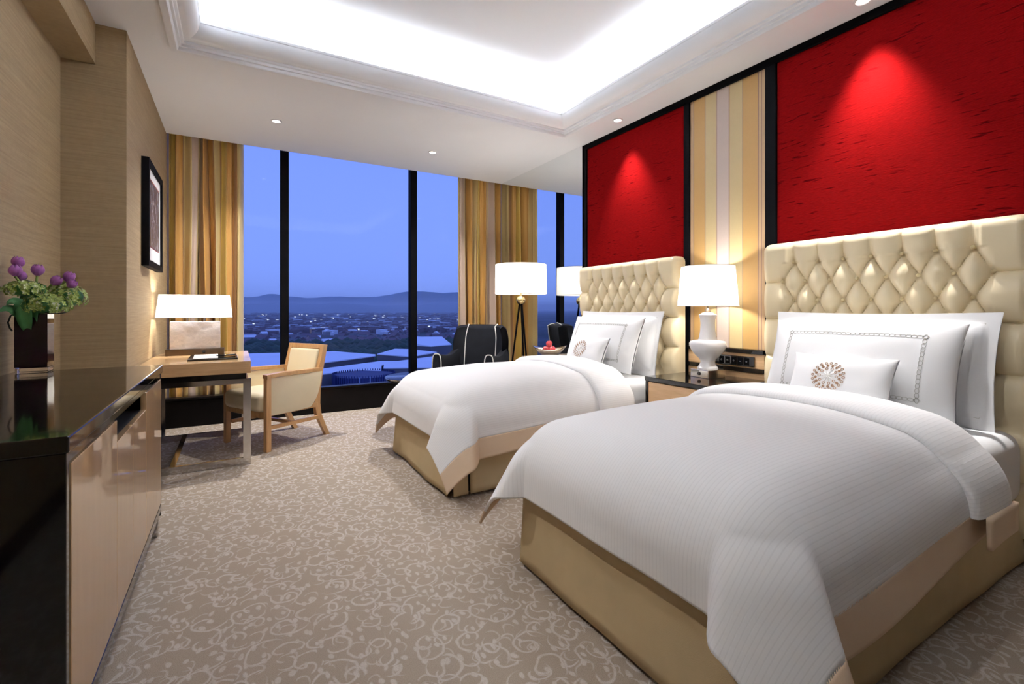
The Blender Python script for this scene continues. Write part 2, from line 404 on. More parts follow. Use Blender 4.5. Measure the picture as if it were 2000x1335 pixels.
# ceiling with the tray opening
struct(link('ceiling', boxmesh([(-1.1, TX0 + 0.005, YB, YC, CZ, CZ + 0.1), (TX1 - 0.005, 3.4, YB, YC, CZ, CZ + 0.1),
      (TX0 + 0.005, TX1 - 0.005, TY1 - 0.005, YC, CZ, CZ + 0.1), (TX0 + 0.005, TX1 - 0.005, YB, TY0 + 0.005, CZ, CZ + 0.1)]), 'white_paint'))
ceil = bpy.data.objects['ceiling']
e = 0.16
link('tray_walls', boxmesh([(TX0 - e - .05, TX0 - e, TY0 - e, TY1 + e, CZ + .1, 3.2), (TX1 + e, TX1 + e + .05, TY0 - e, TY1 + e, CZ + .1, 3.2),
      (TX0 - e, TX1 + e, TY1 + e, TY1 + e + .05, CZ + .1, 3.2), (TX0 - e, TX1 + e, TY0 - e - .05, TY0 - e, CZ + .1, 3.2)]), 'white_paint', ceil)
link('curtain_pocket', boxmesh([(-1.1, 3.4, YC - 0.04, YW, PZT, PZT + 0.05), (-1.1, 3.4, YC - 0.04, YC, CZ + 0.1, PZT)]), 'white_paint', ceil)
box('tray_ceiling', (TX0 - e - .05, TX1 + e + .05, TY0 - e - .05, TY1 + e + .05, 3.2, 3.26), 'white_paint', ceil)
# moulding: stepped profile swept round the tray opening with mitred corners
prof = [(-0.012, CZ + 0.02), (-0.012, CZ - 0.022), (0.026, CZ - 0.026), (0.032, CZ - 0.018), (0.034, CZ - 0.002), (0.048, CZ - 0.002), (0.05, CZ + 0.014), (0.064, CZ + 0.018), (0.066, CZ + 0.03)]
for k in range(1, 11):
    a = k / 10 * PI / 2
    prof.append((0.066 + 0.09 * math.sin(a), CZ + 0.12 - 0.09 * math.cos(a)))
prof += [(0.160, CZ + 0.124), (0.160, CZ + 0.142), (0.14, CZ + 0.146), (-0.15, CZ + 0.11)]
P = np.zeros((4, len(prof), 3))
for j, (d, z) in enumerate(prof):
    P[:, j] = [(TX0 + d, TY0 + d, z), (TX1 - d, TY0 + d, z), (TX1 - d, TY1 - d, z), (TX0 + d, TY1 - d, z)]
me = gridmesh(P, closed_u=True)
try: me.set_sharp_from_angle(angle=0.5)
except Exception: pass
struct(link('trim_1', me, 'white_paint'), 'white stepped crown moulding round the lit ceiling tray')

# walls
struct(box('wall_left', (XREC - 0.15, XREC, YB, YP, 0, CZ), 'wallpaper'))
box('soffit', (XREC, -0.72, YB, YP, 2.596, CZ), 'wallpaper', bpy.data.objects['wall_left'])
struct(box('wall_pier', (XREC - 0.15, XL, YP, YW, 0, PZT), 'wallpaper'), 'tan grasscloth pier wall beside the window')
struct(box('wall_right', (XR, XR + 0.15, YB, YW, 0, PZT), 'white_paint'))
struct(box('wall_back', (-1.05, 3.35, YB - 0.1, YB, 0, CZ), 'wallpaper'))
struct(box('baseboard_left', (XL, XL + 0.012, YP, 5.5, 0, 0.1), 'black_trim'))
struct(box('baseboard_recess', (XREC, XREC + 0.012, YB, YP, 0, 0.1), 'black_trim'))

# window: black ledge, mullions and panes
win = struct(thing('window_1', 'floor-to-ceiling window with black mullions over a dark valley city at dusk', 'window'))
box('window_ledge', (XL, XR, 5.545, 5.62, 0, 0.262), 'black_satin', win, 0.006)
box('gutter', (XL, XR, 5.62, YW, 0, 0.05), 'black_matte', win)
box('sill_strip', (XL, XR, 5.53, 5.635, 0.262, 0.285), 'black_satin', win, 0.004)
GY = 5.9
box('bottom_rail', (XL, XR, GY - 0.035, GY + 0.035, 0.05, 0.1), 'black_lacquer', win, 0.003)
box('top_rail', (XL, XR, GY - 0.035, GY + 0.035, PZT - 0.05, PZT), 'black_trim', win)
MX = [XL, 0.478, 1.963, XR]
for x in MX[1:3]:
    box('mullion', (x - 0.042, x + 0.042, GY - 0.05, GY + 0.05, 0.05, PZT), 'black_trim', win, 0.003)
for a, b_ in zip(MX, MX[1:]):
    box('pane', (a, b_, GY - 0.004, GY + 0.004, 0.1, PZT - 0.05), 'pane_glass', win)

# mirror wall between window and red panel
mir = tag(box('wall_mirror', (3.122, 3.169, 3.914, 5.655, 0.0, CZ - 0.001), 'mirror'), 'tall frameless mirror on the wall between red panel and window', 'mirror')

# panelled headboard wall
def panel(name, y0, y1, z0, z1, mat, label, cat='wall panel', uv=False):
    bm = bmesh.new(); bx(bm, 3.150, XR, y0, y1, z0, z1)
    bmesh.ops.bevel(bm, geom=list(bm.edges), offset=0.004, segments=2, affect='EDGES')
    if uv:
        ul = bm.loops.layers.uv.new('uv')
        for f in bm.faces:
            for l in f.loops: l[ul].uv = ((y1 - l.vert.co.y) / (y1 - y0), l.vert.co.z)
    o = link(name, from_bm(bm), mat, bpy.data.objects['wall_right']); o['label'] = label; return o
panel('fabric_panel', 2.632, 3.866, 0.0, 2.79, 'red_silk', 'red slubbed fabric panel behind the far bed by the mirror')
panel('fabric_panel', 0.56, 1.872, 0.0, 2.79, 'red_silk', 'large red slubbed fabric panel behind the near bed')
panel('fabric_panel', 1.948, 2.578, 0.85, 2.79, 'stripe_panel', 'gold, khaki and mauve striped fabric panel between the beds', uv=True)
panel('fabric_panel', -0.3, 0.49, 0.0, 2.79, 'stripe_panel', 'striped fabric panel on the headboard wall, out of view to the right', uv=True)
k = 1
for y0, y1 in ((3.866, 3.912), (2.578, 2.632), (1.872, 1.948), (0.49, 0.56)):
    k += 1; struct(box('trim_%d' % k, (3.136, XR, y0, y1, 0, 2.79), 'black_trim', None, 0.003), 'black upright strip of the headboard wall')
struct(box('trim_6', (3.136, XR, -0.3, 3.912, 2.79, CZ), 'black_trim', None, 0.003), 'black strip along the top of the headboard wall')
box('wood_band', (3.13, XR, 1.948, 2.578, 0.72, 0.822), 'band_wood', bpy.data.objects['wall_right'], 0.003)['label'] = 'pale wood band with switch plate under the striped panel'
struct(box('trim_7', (3.115, XR, 1.948, 2.578, 0.822, 0.85), 'black_lacquer', None, 0.002), 'black ledge above the wood band')
struct(box('trim_8', (3.115, XR, 1.948, 2.578, 0.69, 0.72), 'black_lacquer', None, 0.002), 'black strip below the wood band')
box('wood_band', (3.13, XR, 1.948, 2.578, 0.0, 0.69), 'band_wood', bpy.data.objects['wall_right'], 0.003)['label'] = 'pale wood wall panel low behind the nightstand'
sw = thing('switch_plate', 'black bedside switch plate on the pale wood band behind the lamp', 'switch', (3.13, 2.17, 0.765))
box('plate', (-0.012, 0, -0.155, 0.155, -0.036, 0.036), 'black_lacquer', sw, 0.003)
for i in range(5):
    y = 0.1 - i * 0.05
    s_ = box('key', (-0.015, -0.012, y - 0.019, y + 0.019, -0.026, 0.026), 'black_trim', sw, 0.001)
    bm = bmesh.new()
    if i % 2: bx(bm, -0.0158, -0.015, y - 0.007, y + 0.007, -0.0015, 0.0015)
    else: tube_bm(bm, [(-0.0154, y + 0.005 * math.cos(a * PI / 4), 0.005 * math.sin(a * PI / 4)) for a in range(9)], 0.0008, 4)
    link('icon', from_bm(bm), 'white_dot', s_)

# ------------------------------------------------------------------ recessed downlights
def downlight(x, y, power, label, ang=70, blend=0.6, tilt=(0, 0, 0), light=True):
    t = thing('downlight', label, 'ceiling light', (x, y, CZ))
    bm = bmesh.new(); n = 24
    pr = [(0.046, -0.0), (0.046, -0.006), (0.043, -0.008), (0.034, -0.006), (0.030, 0.0), (0.028, 0.0)]
    link('rim', lathe(pr, 24, cap=False), 'white_paint', t)
    link('lens', lathe([(0.0005, -0.0015), (0.029, -0.0015)], 24, cap=False), 'bulb', t)
    if light:
        d = bpy.data.lights.new('downlight_beam', 'SPOT'); d.energy = power; d.spot_size = math.radians(ang); d.spot_blend = blend
        d.shadow_soft_size = 0.03; d.color = (1.0, 0.97, 0.94)
        o = bpy.data.objects.new('downlight_beam', d); COL.objects.link(o); o.parent = t; o.location = (0, 0, -0.03); o.rotation_euler = tilt
    return t
downlight(0.324, 4.80, 150, 'recessed downlight in the ceiling above the desk chair', 125, 0.9)
downlight(1.852, 4.90, 150, 'recessed downlight in the ceiling in front of the middle window pane', 125, 0.9)
downlight(2.98, 3.23, 150, 'bright recessed downlight above the far red panel', 68, 1.0, (0, -0.05, 0))
downlight(3.0, 1.30, 230, 'bright recessed downlight above the near red panel', 66, 1.0, (0, -0.05, 0))

for y_, nm, pw in ((2.45, 'far', 70), (0.95, 'near', 48)):  # two extra lamps added out of view to brighten the beds from the left
    downlight(-0.52, y_, pw, 'added unseen downlight in the ceiling strip over the dresser, brightening the %s bed' % nm, 78, 1.0, (0, -0.80, 0))

# ================================================================== BEDS
L_BED = 1.93
def edge(t, R):
    t = np.asarray(t, float); q = np.clip(t, 0, R * PI / 2); rest = np.clip(t - R * PI / 2, 0, None)
    return R * np.sin(q / R), R * (1 - np.cos(q / R)) + rest, rest
def sm(x): x = np.clip(x, 0, 1); return x * x * (3 - 2 * x)
def duvet_point(a, b, W, R, z0, seed, lift=0.0):
    """a: across the bed (0 = middle), b: along the bed, 0 = foot edge of the mattress, negative hangs over the foot"""
    wi = W / 2 - R + 0.03
    ta = np.clip(np.abs(a) - wi, 0, None); tb = np.clip((R - 0.03) - b, 0, None)
    ta = ta * (1 - 0.16 * sm(b / 1.3))
    r = np.hypot(ta, tb); phi = np.arctan2(tb, ta + 1e-9)
    off, drop, rest = edge(r, R)
    pd = np.degrees(phi)
    corner = sm((pd - 6) / 15) * sm((84 - pd) / 15)
    off = off + rest * 0.05 + np.clip(r - R * 0.95, 0, None) * 0.46 * corner
    drop = drop - rest * 0.05 * corner
    wav = fbm(a * 5, b * 5, seed, 2)
    off = off + np.clip(rest, 0, 0.2) * 0.10 * wav * (1 - corner)
    sg = np.sign(a)
    y = np.where(ta > 0, sg * (wi + off * np.cos(phi)), a)
    x = np.where(tb > 0, (R - 0.03) - off * np.sin(phi), b)
    crown = 0.075 * (1 - np.clip(np.abs(a) / (W / 2), 0, 1) ** 2.4) * (1 - np.clip(1 - b / 0.75, 0, 1) ** 2.2)
    crown = np.where(b < 0, 0, crown)
    z = z0 - drop + crown + 0.006 * fbm(a * 6, b * 4, seed + 5, 3) * np.clip(1 - r / 0.2, 0, 1) + lift
    return np.stack([x, y, z], -1)
def make_bed(X0, Yc, seed, which):
    W = 1.2
    bed = thing('bed', {'far': 'twin bed with tufted cream headboard by the mirror and window', 'near': 'twin bed with tufted cream headboard in the right foreground'}[which], 'bed',
                (X0, Yc, 0), 0, 'twin beds')
    box('base', (0.05, L_BED, -0.53, 0.53, 0.02, 0.30), 'black_matte', bed)
    for sx in (0.12, L_BED - 0.12):
        for sy in (-0.45, 0.45): box('foot', (sx - .03, sx + .03, sy - .03, sy + .03, 0, 0.02), 'black_matte', bed)
    box('mattress', (0.075, L_BED - 0.06, -W / 2 + 0.055, W / 2 - 0.055, 0.30, 0.598), 'linen', bed, 0.085, 5)
    box('sheet', (1.2, L_BED - 0.062, -W / 2 + 0.006, W / 2 - 0.006, 0.29, 0.602), 'linen', bed, 0.07, 5)
    # skirt: foot panel, two long side panels, two short corner tabs; hem clear of the floor
    def skirt(p0, p1, nrm, amp, sd):
        n = 60; s = np.linspace(0, 1, n)[:, None]; t = np.linspace(0, 1, 12)[None, :]
        Lh = math.hypot(p1[0] - p0[0], p1[1] - p0[1])
        fl = (0.022 * t ** 1.4) + amp * t * fbm(s * Lh * 9, t * 0, sd, 2)
        x = p0[0] + (p1[0] - p0[0]) * s + nrm[0] * fl; y = p0[1] + (p1[1] - p0[1]) * s + nrm[1] * fl
        z = 0.42 + (0.022 - 0.42) * t + 0 * s
        o = link('skirt_panel', gridmesh(np.stack([x, y, z], -1)), 'skirt', bed); solid(o, 0.004, 0)
    hw = W / 2 - 0.045
    skirt((0.012, -hw + 0.015), (0.012, hw - 0.015), (-1, 0), 0.010, seed)
    skirt((0.13, -hw), (L_BED, -hw), (0, -1), 0.012, seed + 1)
    skirt((0.13, hw), (L_BED, hw), (0, 1), 0.012, seed + 2)
    for s in (-1, 1): skirt((0.02, s * hw), (0.115, s * hw), (0, s), 0.0, seed + 3)
    # ---- headboard
    hb = link('headboard', HB_MESH, 'leather', bed, (L_BED, 0, 0))
    for y, z in BTN:
        link('button', BTN_MESH, 'button_leather', hb, (-0.066, y, z))
    box('headboard_back', (0.06, 0.085, -HBW + 0.02, HBW - 0.02, 0.1, HBZ - 0.02), 'black_matte', hb)
    # ---- duvet
    du = thing('duvet', {'far': 'white ribbed duvet with a peach border on the far bed', 'near': 'white ribbed duvet with a tan border on the near bed'}[which], 'duvet', (X0, Yc, 0), 0, 'duvets')
    R = 0.2; z0 = 0.625; wi = W / 2 - R + 0.03
    HA = 0.375; HBAND = 0.12; HF = 0.40; bf = (R - 0.03) - HF; bh = 1.30
    amax = wi + HA
    A = np.linspace(-amax, amax, 131); B = np.concatenate([np.linspace(bf, 0.16, 48), np.linspace(0.18, bh, 56)])
    aa, bb = np.meshgrid(A, B, indexing='ij')
    uv = np.stack([aa, bb], -1)
    o = link('cover', gridmesh(duvet_point(aa, bb, W, R, z0, seed), uv), 'duvet', du); solid(o, 0.012)
    for s in (-1, 1):
        A2 = np.linspace(amax - 0.004, amax + HBAND, 12) * s
        aa, bb = np.meshgrid(A2, B, indexing='ij')
        Q = duvet_point(aa, bb, W, R, z0, seed)
        o = link('border_band', gridmesh(Q, np.stack([aa, bb], -1), flip=(s < 0)), 'band_cloth', du); solid(o, 0.012)
    # ---- turned-down fold: a soft thick roll across the bed
    A = np.linspace(-(wi + HA), wi + HA, 111)
    path = [(-0.0, 0.002), (-0.018, 0.01), (-0.024, 0.021), (-0.018, 0.034), (0.0, 0.042), (0.04, 0.046), (0.1, 0.048), (0.17, 0.048), (0.24, 0.046), (0.28, 0.04), (0.30, 0.03), (0.305, 0.016), (0.29, 0.004)]
    P = np.zeros((len(A), len(path), 3)); UV = np.zeros((len(A), len(path), 2))
    skew = 0.05
    for j, (dx, h) in enumerate(path):
        bb = np.full_like(A, 1.10 + dx) + 0.012 * fbm(A * 4, A * 0, seed + 9, 2)
        h2 = h * (1 + 0.12 * fbm(A * 5, np.full_like(A, dx * 9), seed + 11, 2))
        q = duvet_point(A, bb, W, R, z0, seed); q2 = duvet_point(A + 0.002, bb, W, R, z0, seed)
        tn = q2 - q; nn = np.stack([0 * A, -tn[:, 2], tn[:, 1]], -1); nn /= np.linalg.norm(nn, axis=1)[:, None]
        P[:, j] = q + nn * h2[:, None]; UV[:, j, 0] = A; UV[:, j, 1] = bb
    link('turned_down_fold', gridmesh(P, UV, flip=False), 'duvet', du)
    for s in (-1, 1):
        A2 = np.linspace(wi + HA - 0.004, wi + HA + HBAND, 8) * s
        dxs = np.linspace(0.0, 0.28, 8); aa, dd = np.meshgrid(A2, dxs, indexing='ij')
        Q = duvet_point(aa, 1.10 + dd, W, R, z0, seed); Q[..., 1] += s * 0.045
        o = link('fold_border', gridmesh(Q, flip=(s < 0)), 'band_cloth', du); solid(o, 0.014)
    return bed
# headboard mesh: diamond tufting
HBW = 0.614; HBZ = 1.558; PY = 0.1388; PZ = 0.118; ZT = 1.425
BTN = []
for r_ in range(6):
    n_ = 7 if r_ % 2 == 0 else 8
    for i in range(n_): BTN.append(((i - (n_ - 1) / 2) * PY, ZT - r_ * PZ))
ny, nz = 190, 170
yy = np.linspace(-HBW, HBW, ny); zz = np.concatenate([np.linspace(0.12, 0.70, 20), np.linspace(0.705, HBZ, nz - 20)])
Y_, Z_ = np.meshgrid(yy, zz, indexing='ij')
a_ = Y_ / PY + (Z_ - ZT) / (2 * PZ); b_ = Y_ / PY - (Z_ - ZT) / (2 * PZ)
def cre(t): return np.abs(np.sin(PI * t))
dia = (cre(a_) * cre(b_)) ** 0.46
top = cre(Y_ / PY) ** 0.46
zr = (Z_ - (ZT - PZ)) / (2 * PZ); side = cre(zr) ** 0.46
H = dia.copy()
ztop = ZT; mtop = (Z_ > ztop)
Htop = np.where(np.abs(Y_) < 3.25 * PY, 1 - (1 - top) * (1 - 0.55 * np.clip((Z_ - ztop) / 0.13, 0, 1)), 1)
H = np.where(mtop, Htop, H)
ys = 3.5 * PY; mside = (np.abs(Y_) > ys)
H = np.where(mside, np.where(Z_ > ZT, 1, side), H)
# blend between the outer row ends
tri = (~mside) & (~mtop) & (np.abs(Y_) > 3.0 * PY)
bd = np.full_like(H, 9.0)
for y, z in BTN: bd = np.minimum(bd, np.hypot(Y_ - y, Z_ - z))
dep = 0.012 + 0.05 * H - 0.012 * np.exp(-(bd / 0.02) ** 2)
ed = np.minimum(np.minimum(HBW - np.abs(Y_), HBZ - Z_), 0.05) / 0.05
dep = dep * np.sqrt(np.clip(1 - (1 - ed) ** 2, 0, 1)) + 0.0
cr = 0.05   # rounded upper corners
dy = np.clip(np.abs(Y_) - (HBW - cr), 0, None); dz = np.clip(Z_ - (HBZ - cr), 0, None); dd = np.hypot(dy, dz); kk = np.where(dd > 0, np.maximum(dy, dz) / np.maximum(dd, 1e-9), 1)
Yr = np.where((dy > 0) & (dz > 0), np.sign(Y_) * (HBW - cr + dy * kk), Y_); Zr = np.where((dy > 0) & (dz > 0), HBZ - cr + dz * kk, Z_)
Pf = np.stack([0.045 - dep - 0.04, Yr, Zr], -1)
# add a skirt of side faces back to the wall side
front = gridmesh(Pf, flip=True)
bm = bmesh.new(); bm.from_mesh(front)
be = [e_ for e_ in bm.edges if e_.is_boundary]
ret = bmesh.ops.extrude_edge_only(bm, edges=be)
for v_ in [g_ for g_ in ret['geom'] if isinstance(g_, bmesh.types.BMVert)]: v_.co.x = 0.06
HB_MESH = from_bm(bm, 1.2); HB_MESH.materials.append(MATS['leather'])
BTN_MESH = lathe([(0.0006, 0.007), (0.005, 0.0062), (0.009, 0.003), (0.0105, 0.0)], 12, cap=False)
for v_ in BTN_MESH.vertices: v_.co = (-v_.co.z + 0.062 - 0.024, v_.co.x, v_.co.y)
BTN_MESH.materials.append(MATS['button_leather'])

make_bed(1.10, 3.19, 3, 'far')
make_bed(1.10, 1.262, 17, 'near')

# ------------------------------------------------------------------ pillows
def pillow_fn(a, b, T, pinch=0.07, flange=0.0):
    """half sizes a (y), b (z); returns f(u,v,side)"""
    fu, fv = 1 - flange / a, 1 - flange / b
    def f(u, v, side, lift=0.0):
        u = np.asarray(u, float); v = np.asarray(v, float)
        y = a * u * (1 - pinch * (1 - v ** 2) * np.abs(u) ** 3) ; z = b * v * (1 - pinch * 1.3 * (1 - u ** 2) * np.abs(v) ** 3)
        uu = np.clip(np.abs(u) / fu, 0, 1); vv = np.clip(np.abs(v) / fv, 0, 1)
        t = T * np.sqrt(np.clip(1 - uu ** 2.6, 0, 1) ** 1.1 * np.clip(1 - vv ** 2.6, 0, 1) ** 1.1) + 0.004
        t = t * (1 + 0.05 * fbm(u * 5, v * 4, 3, 2))
        return np.stack([side * (t + lift), y, z], -1)
    return f
def make_pillow(name, label, a, b, T, base, lean, yaw, flange=0.0, pinch=0.05, group=None, roll=0.0):
    f = pillow_fn(a, b, T, pinch, flange)
    t = thing(name, label, 'pillow', base, yaw, group)
    t.rotation_euler = (roll, lean, yaw)
    n = 41; g_ = np.sin(np.linspace(-PI / 2, PI / 2, n)); U, V = np.meshgrid(g_, g_, indexing='ij')
    F = f(U, V, -1); Bk = f(U, V, 1)
    F[..., 2] += b; Bk[..., 2] += b
    bm = bmesh.new()
    for arr, fl in ((F, False), (Bk, True)):
        me = gridmesh(arr, flip=fl); bm.from_mesh(me); bpy.data.meshes.remove(me)
    link('case', from_bm(bm, 1.3), 'linen', t)
    if flange:
        bm = bmesh.new(); fu, fv = 1 - flange / a, 1 - flange / b
        loop = [(-fu, -fv), (fu, -fv), (fu, fv), (-fu, fv), (-fu, -fv)]; pts = []
        for (u0, v0), (u1, v1) in zip(loop, loop[1:]):
            for k_ in range(16): pts.append((u0 + (u1 - u0) * k_ / 16, v0 + (v1 - v0) * k_ / 16))
        pts.append(pts[0]); q = [Vector(f(u, v, -1, 0.0005)) + Vector((0, 0, b)) for u, v in pts]
        tube_bm(bm, q, 0.0013, 5); link('seam', from_bm(bm), 'piping', t)
    return t, f, b
def rings_on(f, b, specs, mat, parent, name, wire=0.0009):
    """specs: (u,v centre metres y,z ; ry, rz, rot) flat loops lying on the pillow front"""
    bm = bmesh.new()
    for (fy, fz, ry, rz, ro, a, bb) in specs:
        pts = []
        for k_ in range(13):
            t_ = 2 * PI * k_ / 12; y = ry * math.cos(t_); z = rz * math.sin(t_)
            y, z = y * math.cos(ro) - z * math.sin(ro), y * math.sin(ro) + z * math.cos(ro)
            pts.append(Vector(f((fy + y) / a, (fz + z) / bb, -1, 0.0012)) + Vector((0, 0, b)))
        tube_bm(bm, pts, wire, 4, cap=False)
    o = link(name, from_bm(bm), mat, parent); return o
def dress_bed(Yc, which):
    near = which == 'near'
    make_pillow('pillow', 'white flanged pillow leaning on the %s' % ('near headboard' if near else 'far headboard'), 0.505, 0.265, 0.085, (2.835, Yc - 0.03, 0.60), 0.20, 0.0, 0.05, 0.03, 'flanged pillows')
    a, b = 0.43, 0.235
    t, f, bb = make_pillow('pillow', 'white pillow with grey chain embroidery on the %s bed' % which, a, b, 0.085, (2.655, Yc - 0.03, 0.625), 0.34, 0.0, 0.0, 0.04, 'embroidered pillows')
    sp_ = []; hy, hz = 0.305, 0.15; p = 0.0205
    ny_ = int(2 * hy / p); nz_ = int(2 * hz / p)
    for i in range(ny_ + 1):
        for s in (-1, 1): sp_.append((-hy + i * 2 * hy / ny_, s * hz, 0.0125, 0.0075, 0, a, b))
    for i in range(nz_ + 1):
        for s in (-1, 1): sp_.append((s * hy, -hz + i * 2 * hz / nz_, 0.0075, 0.0125, 0, a, b))
    rings_on(f, bb, sp_, 'embroidery_grey', t, 'chain_embroidery')
    a, b = 0.23, 0.13
    t, f, bb = make_pillow('cushion', 'small white cushion with round gold emblem on the %s bed' % which, a, b, 0.06, (2.50, Yc - 0.05, 0.665), 0.42, 0.0, 0.0, 0.06, 'small cushions')
    sp_ = []
    for ring, (rad, nn, s_) in enumerate(((0.039, 10, 0.0055), (0.055, 16, 0.005), (0.069, 20, 0.0054))):
        for k_ in range(nn):
            th = 2 * PI * (k_ + 0.5 * (ring % 2)) / nn
            sp_.append((rad * math.cos(th) + 0.02, rad * math.sin(th), s_ * 1.15, s_, th, a, b))
            if ring == 1: sp_.append((rad * math.cos(th) + 0.02, rad * math.sin(th), s_ * .4, s_ * .4, th, a, b))
    rings_on(f, bb, sp_, 'embroidery_gold', t, 'emblem', 0.0014)
    bm = bmesh.new()
    for k_ in range(10):
        th = 2 * PI * k_ / 10; r0 = 0.03
        pts = [Vector(f((0.02 + q * math.cos(th)) / a, q * math.sin(th) / b, -1, 0.001)) + Vector((0, 0, bb)) for q in (0.002, r0 * .5, r0)]
        tube_bm(bm, pts, [0.003, 0.0035, 0.001], 5)
    link('emblem_star', from_bm(bm, 1.0), 'silver_thread', t)
dress_bed(3.19, 'far'); dress_bed(1.262, 'near')

# ================================================================== NIGHTSTAND + LAMP
t = thing('nightstand', 'pale wood nightstand with black glossy top between the beds', 'nightstand', (2.58, 2.21, 0))
box('top', (-0.006, 0.535, -0.30, 0.30, 0.618, 0.65), 'black_lacquer', t, 0.003)
link('frame', boxmesh([(0, 0.53, -0.295, -0.275, 0.06, 0.618), (0, 0.53, 0.275, 0.295, 0.06, 0.618), (0, 0.53, -0.275, 0.275, 0.06, 0.085), (0.5, 0.53, -0.275, 0.275, 0.085, 0.618)]), 'black_lacquer', t)
for z0, z1 in ((0.36, 0.612), (0.09, 0.35)):
    d_ = box('drawer', (0.003, 0.49, -0.27, 0.27, z0, z1), 'band_wood', t, 0.003)
    box('handle', (-0.012, 0.003, -0.07, 0.07, (z0 + z1) / 2 - 0.006, (z0 + z1) / 2 + 0.006), 'nickel', d_, 0.002)
for sx in (0.04, 0.49):
    for sy in (-0.25, 0.25): box('leg', (sx - .02, sx + .02, sy - .02, sy + .02, 0, 0.06), 'black_lacquer', t)

def bulb_light(parent, loc, power, rad=0.03, color=(1.0, 0.95, 0.88)):
    d = bpy.data.lights.new('bulb_light', 'POINT'); d.energy = power; d.shadow_soft_size = rad; d.color = color
    o = bpy.data.objects.new('bulb_light', d); COL.objects.link(o); o.parent = parent; o.location = loc
def drum(name, r0, r1, z0, z1, parent, n=48, expo=2.0):
    o = link(name, lathe([(r0, z0), (r0 * .5 + r1 * .5, (z0 + z1) / 2), (r1, z1)], n, expo, cap=False), 'shade', parent)
    for r, z in ((r0, z0), (r1, z1)):
        bm = bmesh.new(); pts = []
        for k_ in range(n + 1):
            a = 2 * PI * k_ / n; c, s = math.cos(a), math.sin(a); q = (abs(c) ** expo + abs(s) ** expo) ** (-1 / expo); pts.append((r * c * q, r * s * q, z))
        tube_bm(bm, pts, 0.0025, 6, cap=False); link('rim', from_bm(bm, 1.0), 'piping', o)
    return o
t = thing('table_lamp', 'white porcelain urn table lamp with white shade on the nightstand', 'lamp', (2.935, 2.25, 0.65), -0.1)
box('base', (-0.082, 0.082, -0.082, 0.082, 0.0, 0.056), 'nickel', t, 0.003)
sw_ = link('switch_knob', lathe([(0.0005, 0.006), (0.011, 0.006), (0.012, 0.0)], 16, cap=False), 'black_lacquer', t, (-0.0825, -0.0, 0.028), (0, -PI / 2, 0))
pr = [(0.062, 0.056), (0.064, 0.066), (0.056, 0.078), (0.047, 0.095), (0.044, 0.112), (0.05, 0.128), (0.075, 0.155), (0.1, 0.19), (0.112, 0.222), (0.113, 0.24), (0.105, 0.256), (0.085, 0.264), (0.058, 0.268),
      (0.053, 0.285), (0.046, 0.33), (0.044, 0.38), (0.047, 0.42), (0.053, 0.438), (0.054, 0.446), (0.044, 0.450), (0.03, 0.462)]
link('urn', lathe(pr, 64, 2.9), 'porcelain', t)
link('neck', lathe([(0.024, 0.455), (0.02, 0.475), (0.012, 0.488), (0.006, 0.492), (0.005, 0.78)], 20), 'bronze', t)
drum('lamp_shade', 0.205, 0.18, 0.51, 0.79, t, 64)
link('bulb', lathe([(0.006, 0.56), (0.012, 0.58), (0.024, 0.61), (0.03, 0.635), (0.024, 0.66), (0.008, 0.672)], 16), 'bulb', t, (0.03, 0, 0))
bulb_light(t, (-0.03, -0.02, 0.64), 15.0, 0.045)

# ================================================================== FLOOR LAMP
t = thing('floor_lamp', 'tripod floor lamp with white drum shade and brass ball by the mirror', 'lamp', (2.71, 4.465, 0))
for k_ in range(3):
    a = 2 * PI * k_ / 3 + 0.7
    tube('leg', [(0.17 * math.cos(a), 0.17 * math.sin(a), 0.0), (0.014 * math.cos(a), 0.014 * math.sin(a), 1.20)], [0.008, 0.011], 'black_trim', t)
bm = bmesh.new(); bmesh.ops.create_uvsphere(bm, u_segments=24, v_segments=16, radius=0.05)
link('ball', from_bm(bm, 1.5), 'brass', t, (0, 0, 1.235))
link('stem', lathe([(0.008, 1.27), (0.008, 1.33), (0.005, 1.34), (0.005, 1.60)], 12), 'brass', t)
drum('lamp_shade', 0.282, 0.278, 1.305, 1.625, t, 64)
link('bulb', lathe([(0.006, 1.38), (0.024, 1.43), (0.03, 1.455), (0.008, 1.492)], 16), 'bulb', t, (0.03, 0, 0))
bulb_light(t, (-0.03, -0.03, 1.45), 22.0, 0.045)

# ================================================================== DRESSER
t = thing('dresser', 'long black lacquer dresser with glossy tan doors along the left wall', 'dresser', (0, 0, 0))
XF = -0.322; DY0, DY1 = 1.412, 2.995
tp = box('top', (XREC + 0.012, XF + 0.004, DY0 - 0.006, DY1 + 0.005, 0.812, 0.85), 'black_lacquer', t, 0.004)
box('side_panel', (XREC + 0.014, XF - 0.002, DY0, DY0 + 0.022, 0.09, 0.812), 'black_lacquer', t, 0.002)
box('side_panel', (XREC + 0.014, XF - 0.002, DY1 - 0.022, DY1, 0.09, 0.812), 'black_lacquer', t, 0.002)
box('bottom_panel', (XREC + 0.014, XF, DY0 + 0.022, DY1 - 0.022, 0.12, 0.152), 'black_lacquer', t, 0.002)
box('back_panel', (XREC + 0.014, XREC + 0.03, DY0 + 0.022, DY1 - 0.022, 0.152, 0.812), 'black_matte', t)
box('top_rail', (XF - 0.03, XF - 0.004, DY0 + 0.022, DY1 - 0.022, 0.786, 0.812), 'black_lacquer', t)
box('niche_shelf', (XREC + 0.03, XF - 0.02, 1.925, 2.51, 0.70, 0.712), 'black_matte', t)
ds = [1.442, 1.93, 2.201, 2.504, 2.965]
for i in range(4):
    zt = 0.782 if i in (0, 3) else 0.712
    box('door', (XF - 0.02, XF, ds[i] + 0.0015, ds[i + 1] - 0.0015, 0.158, zt), 'door_veneer', t, 0.0015)
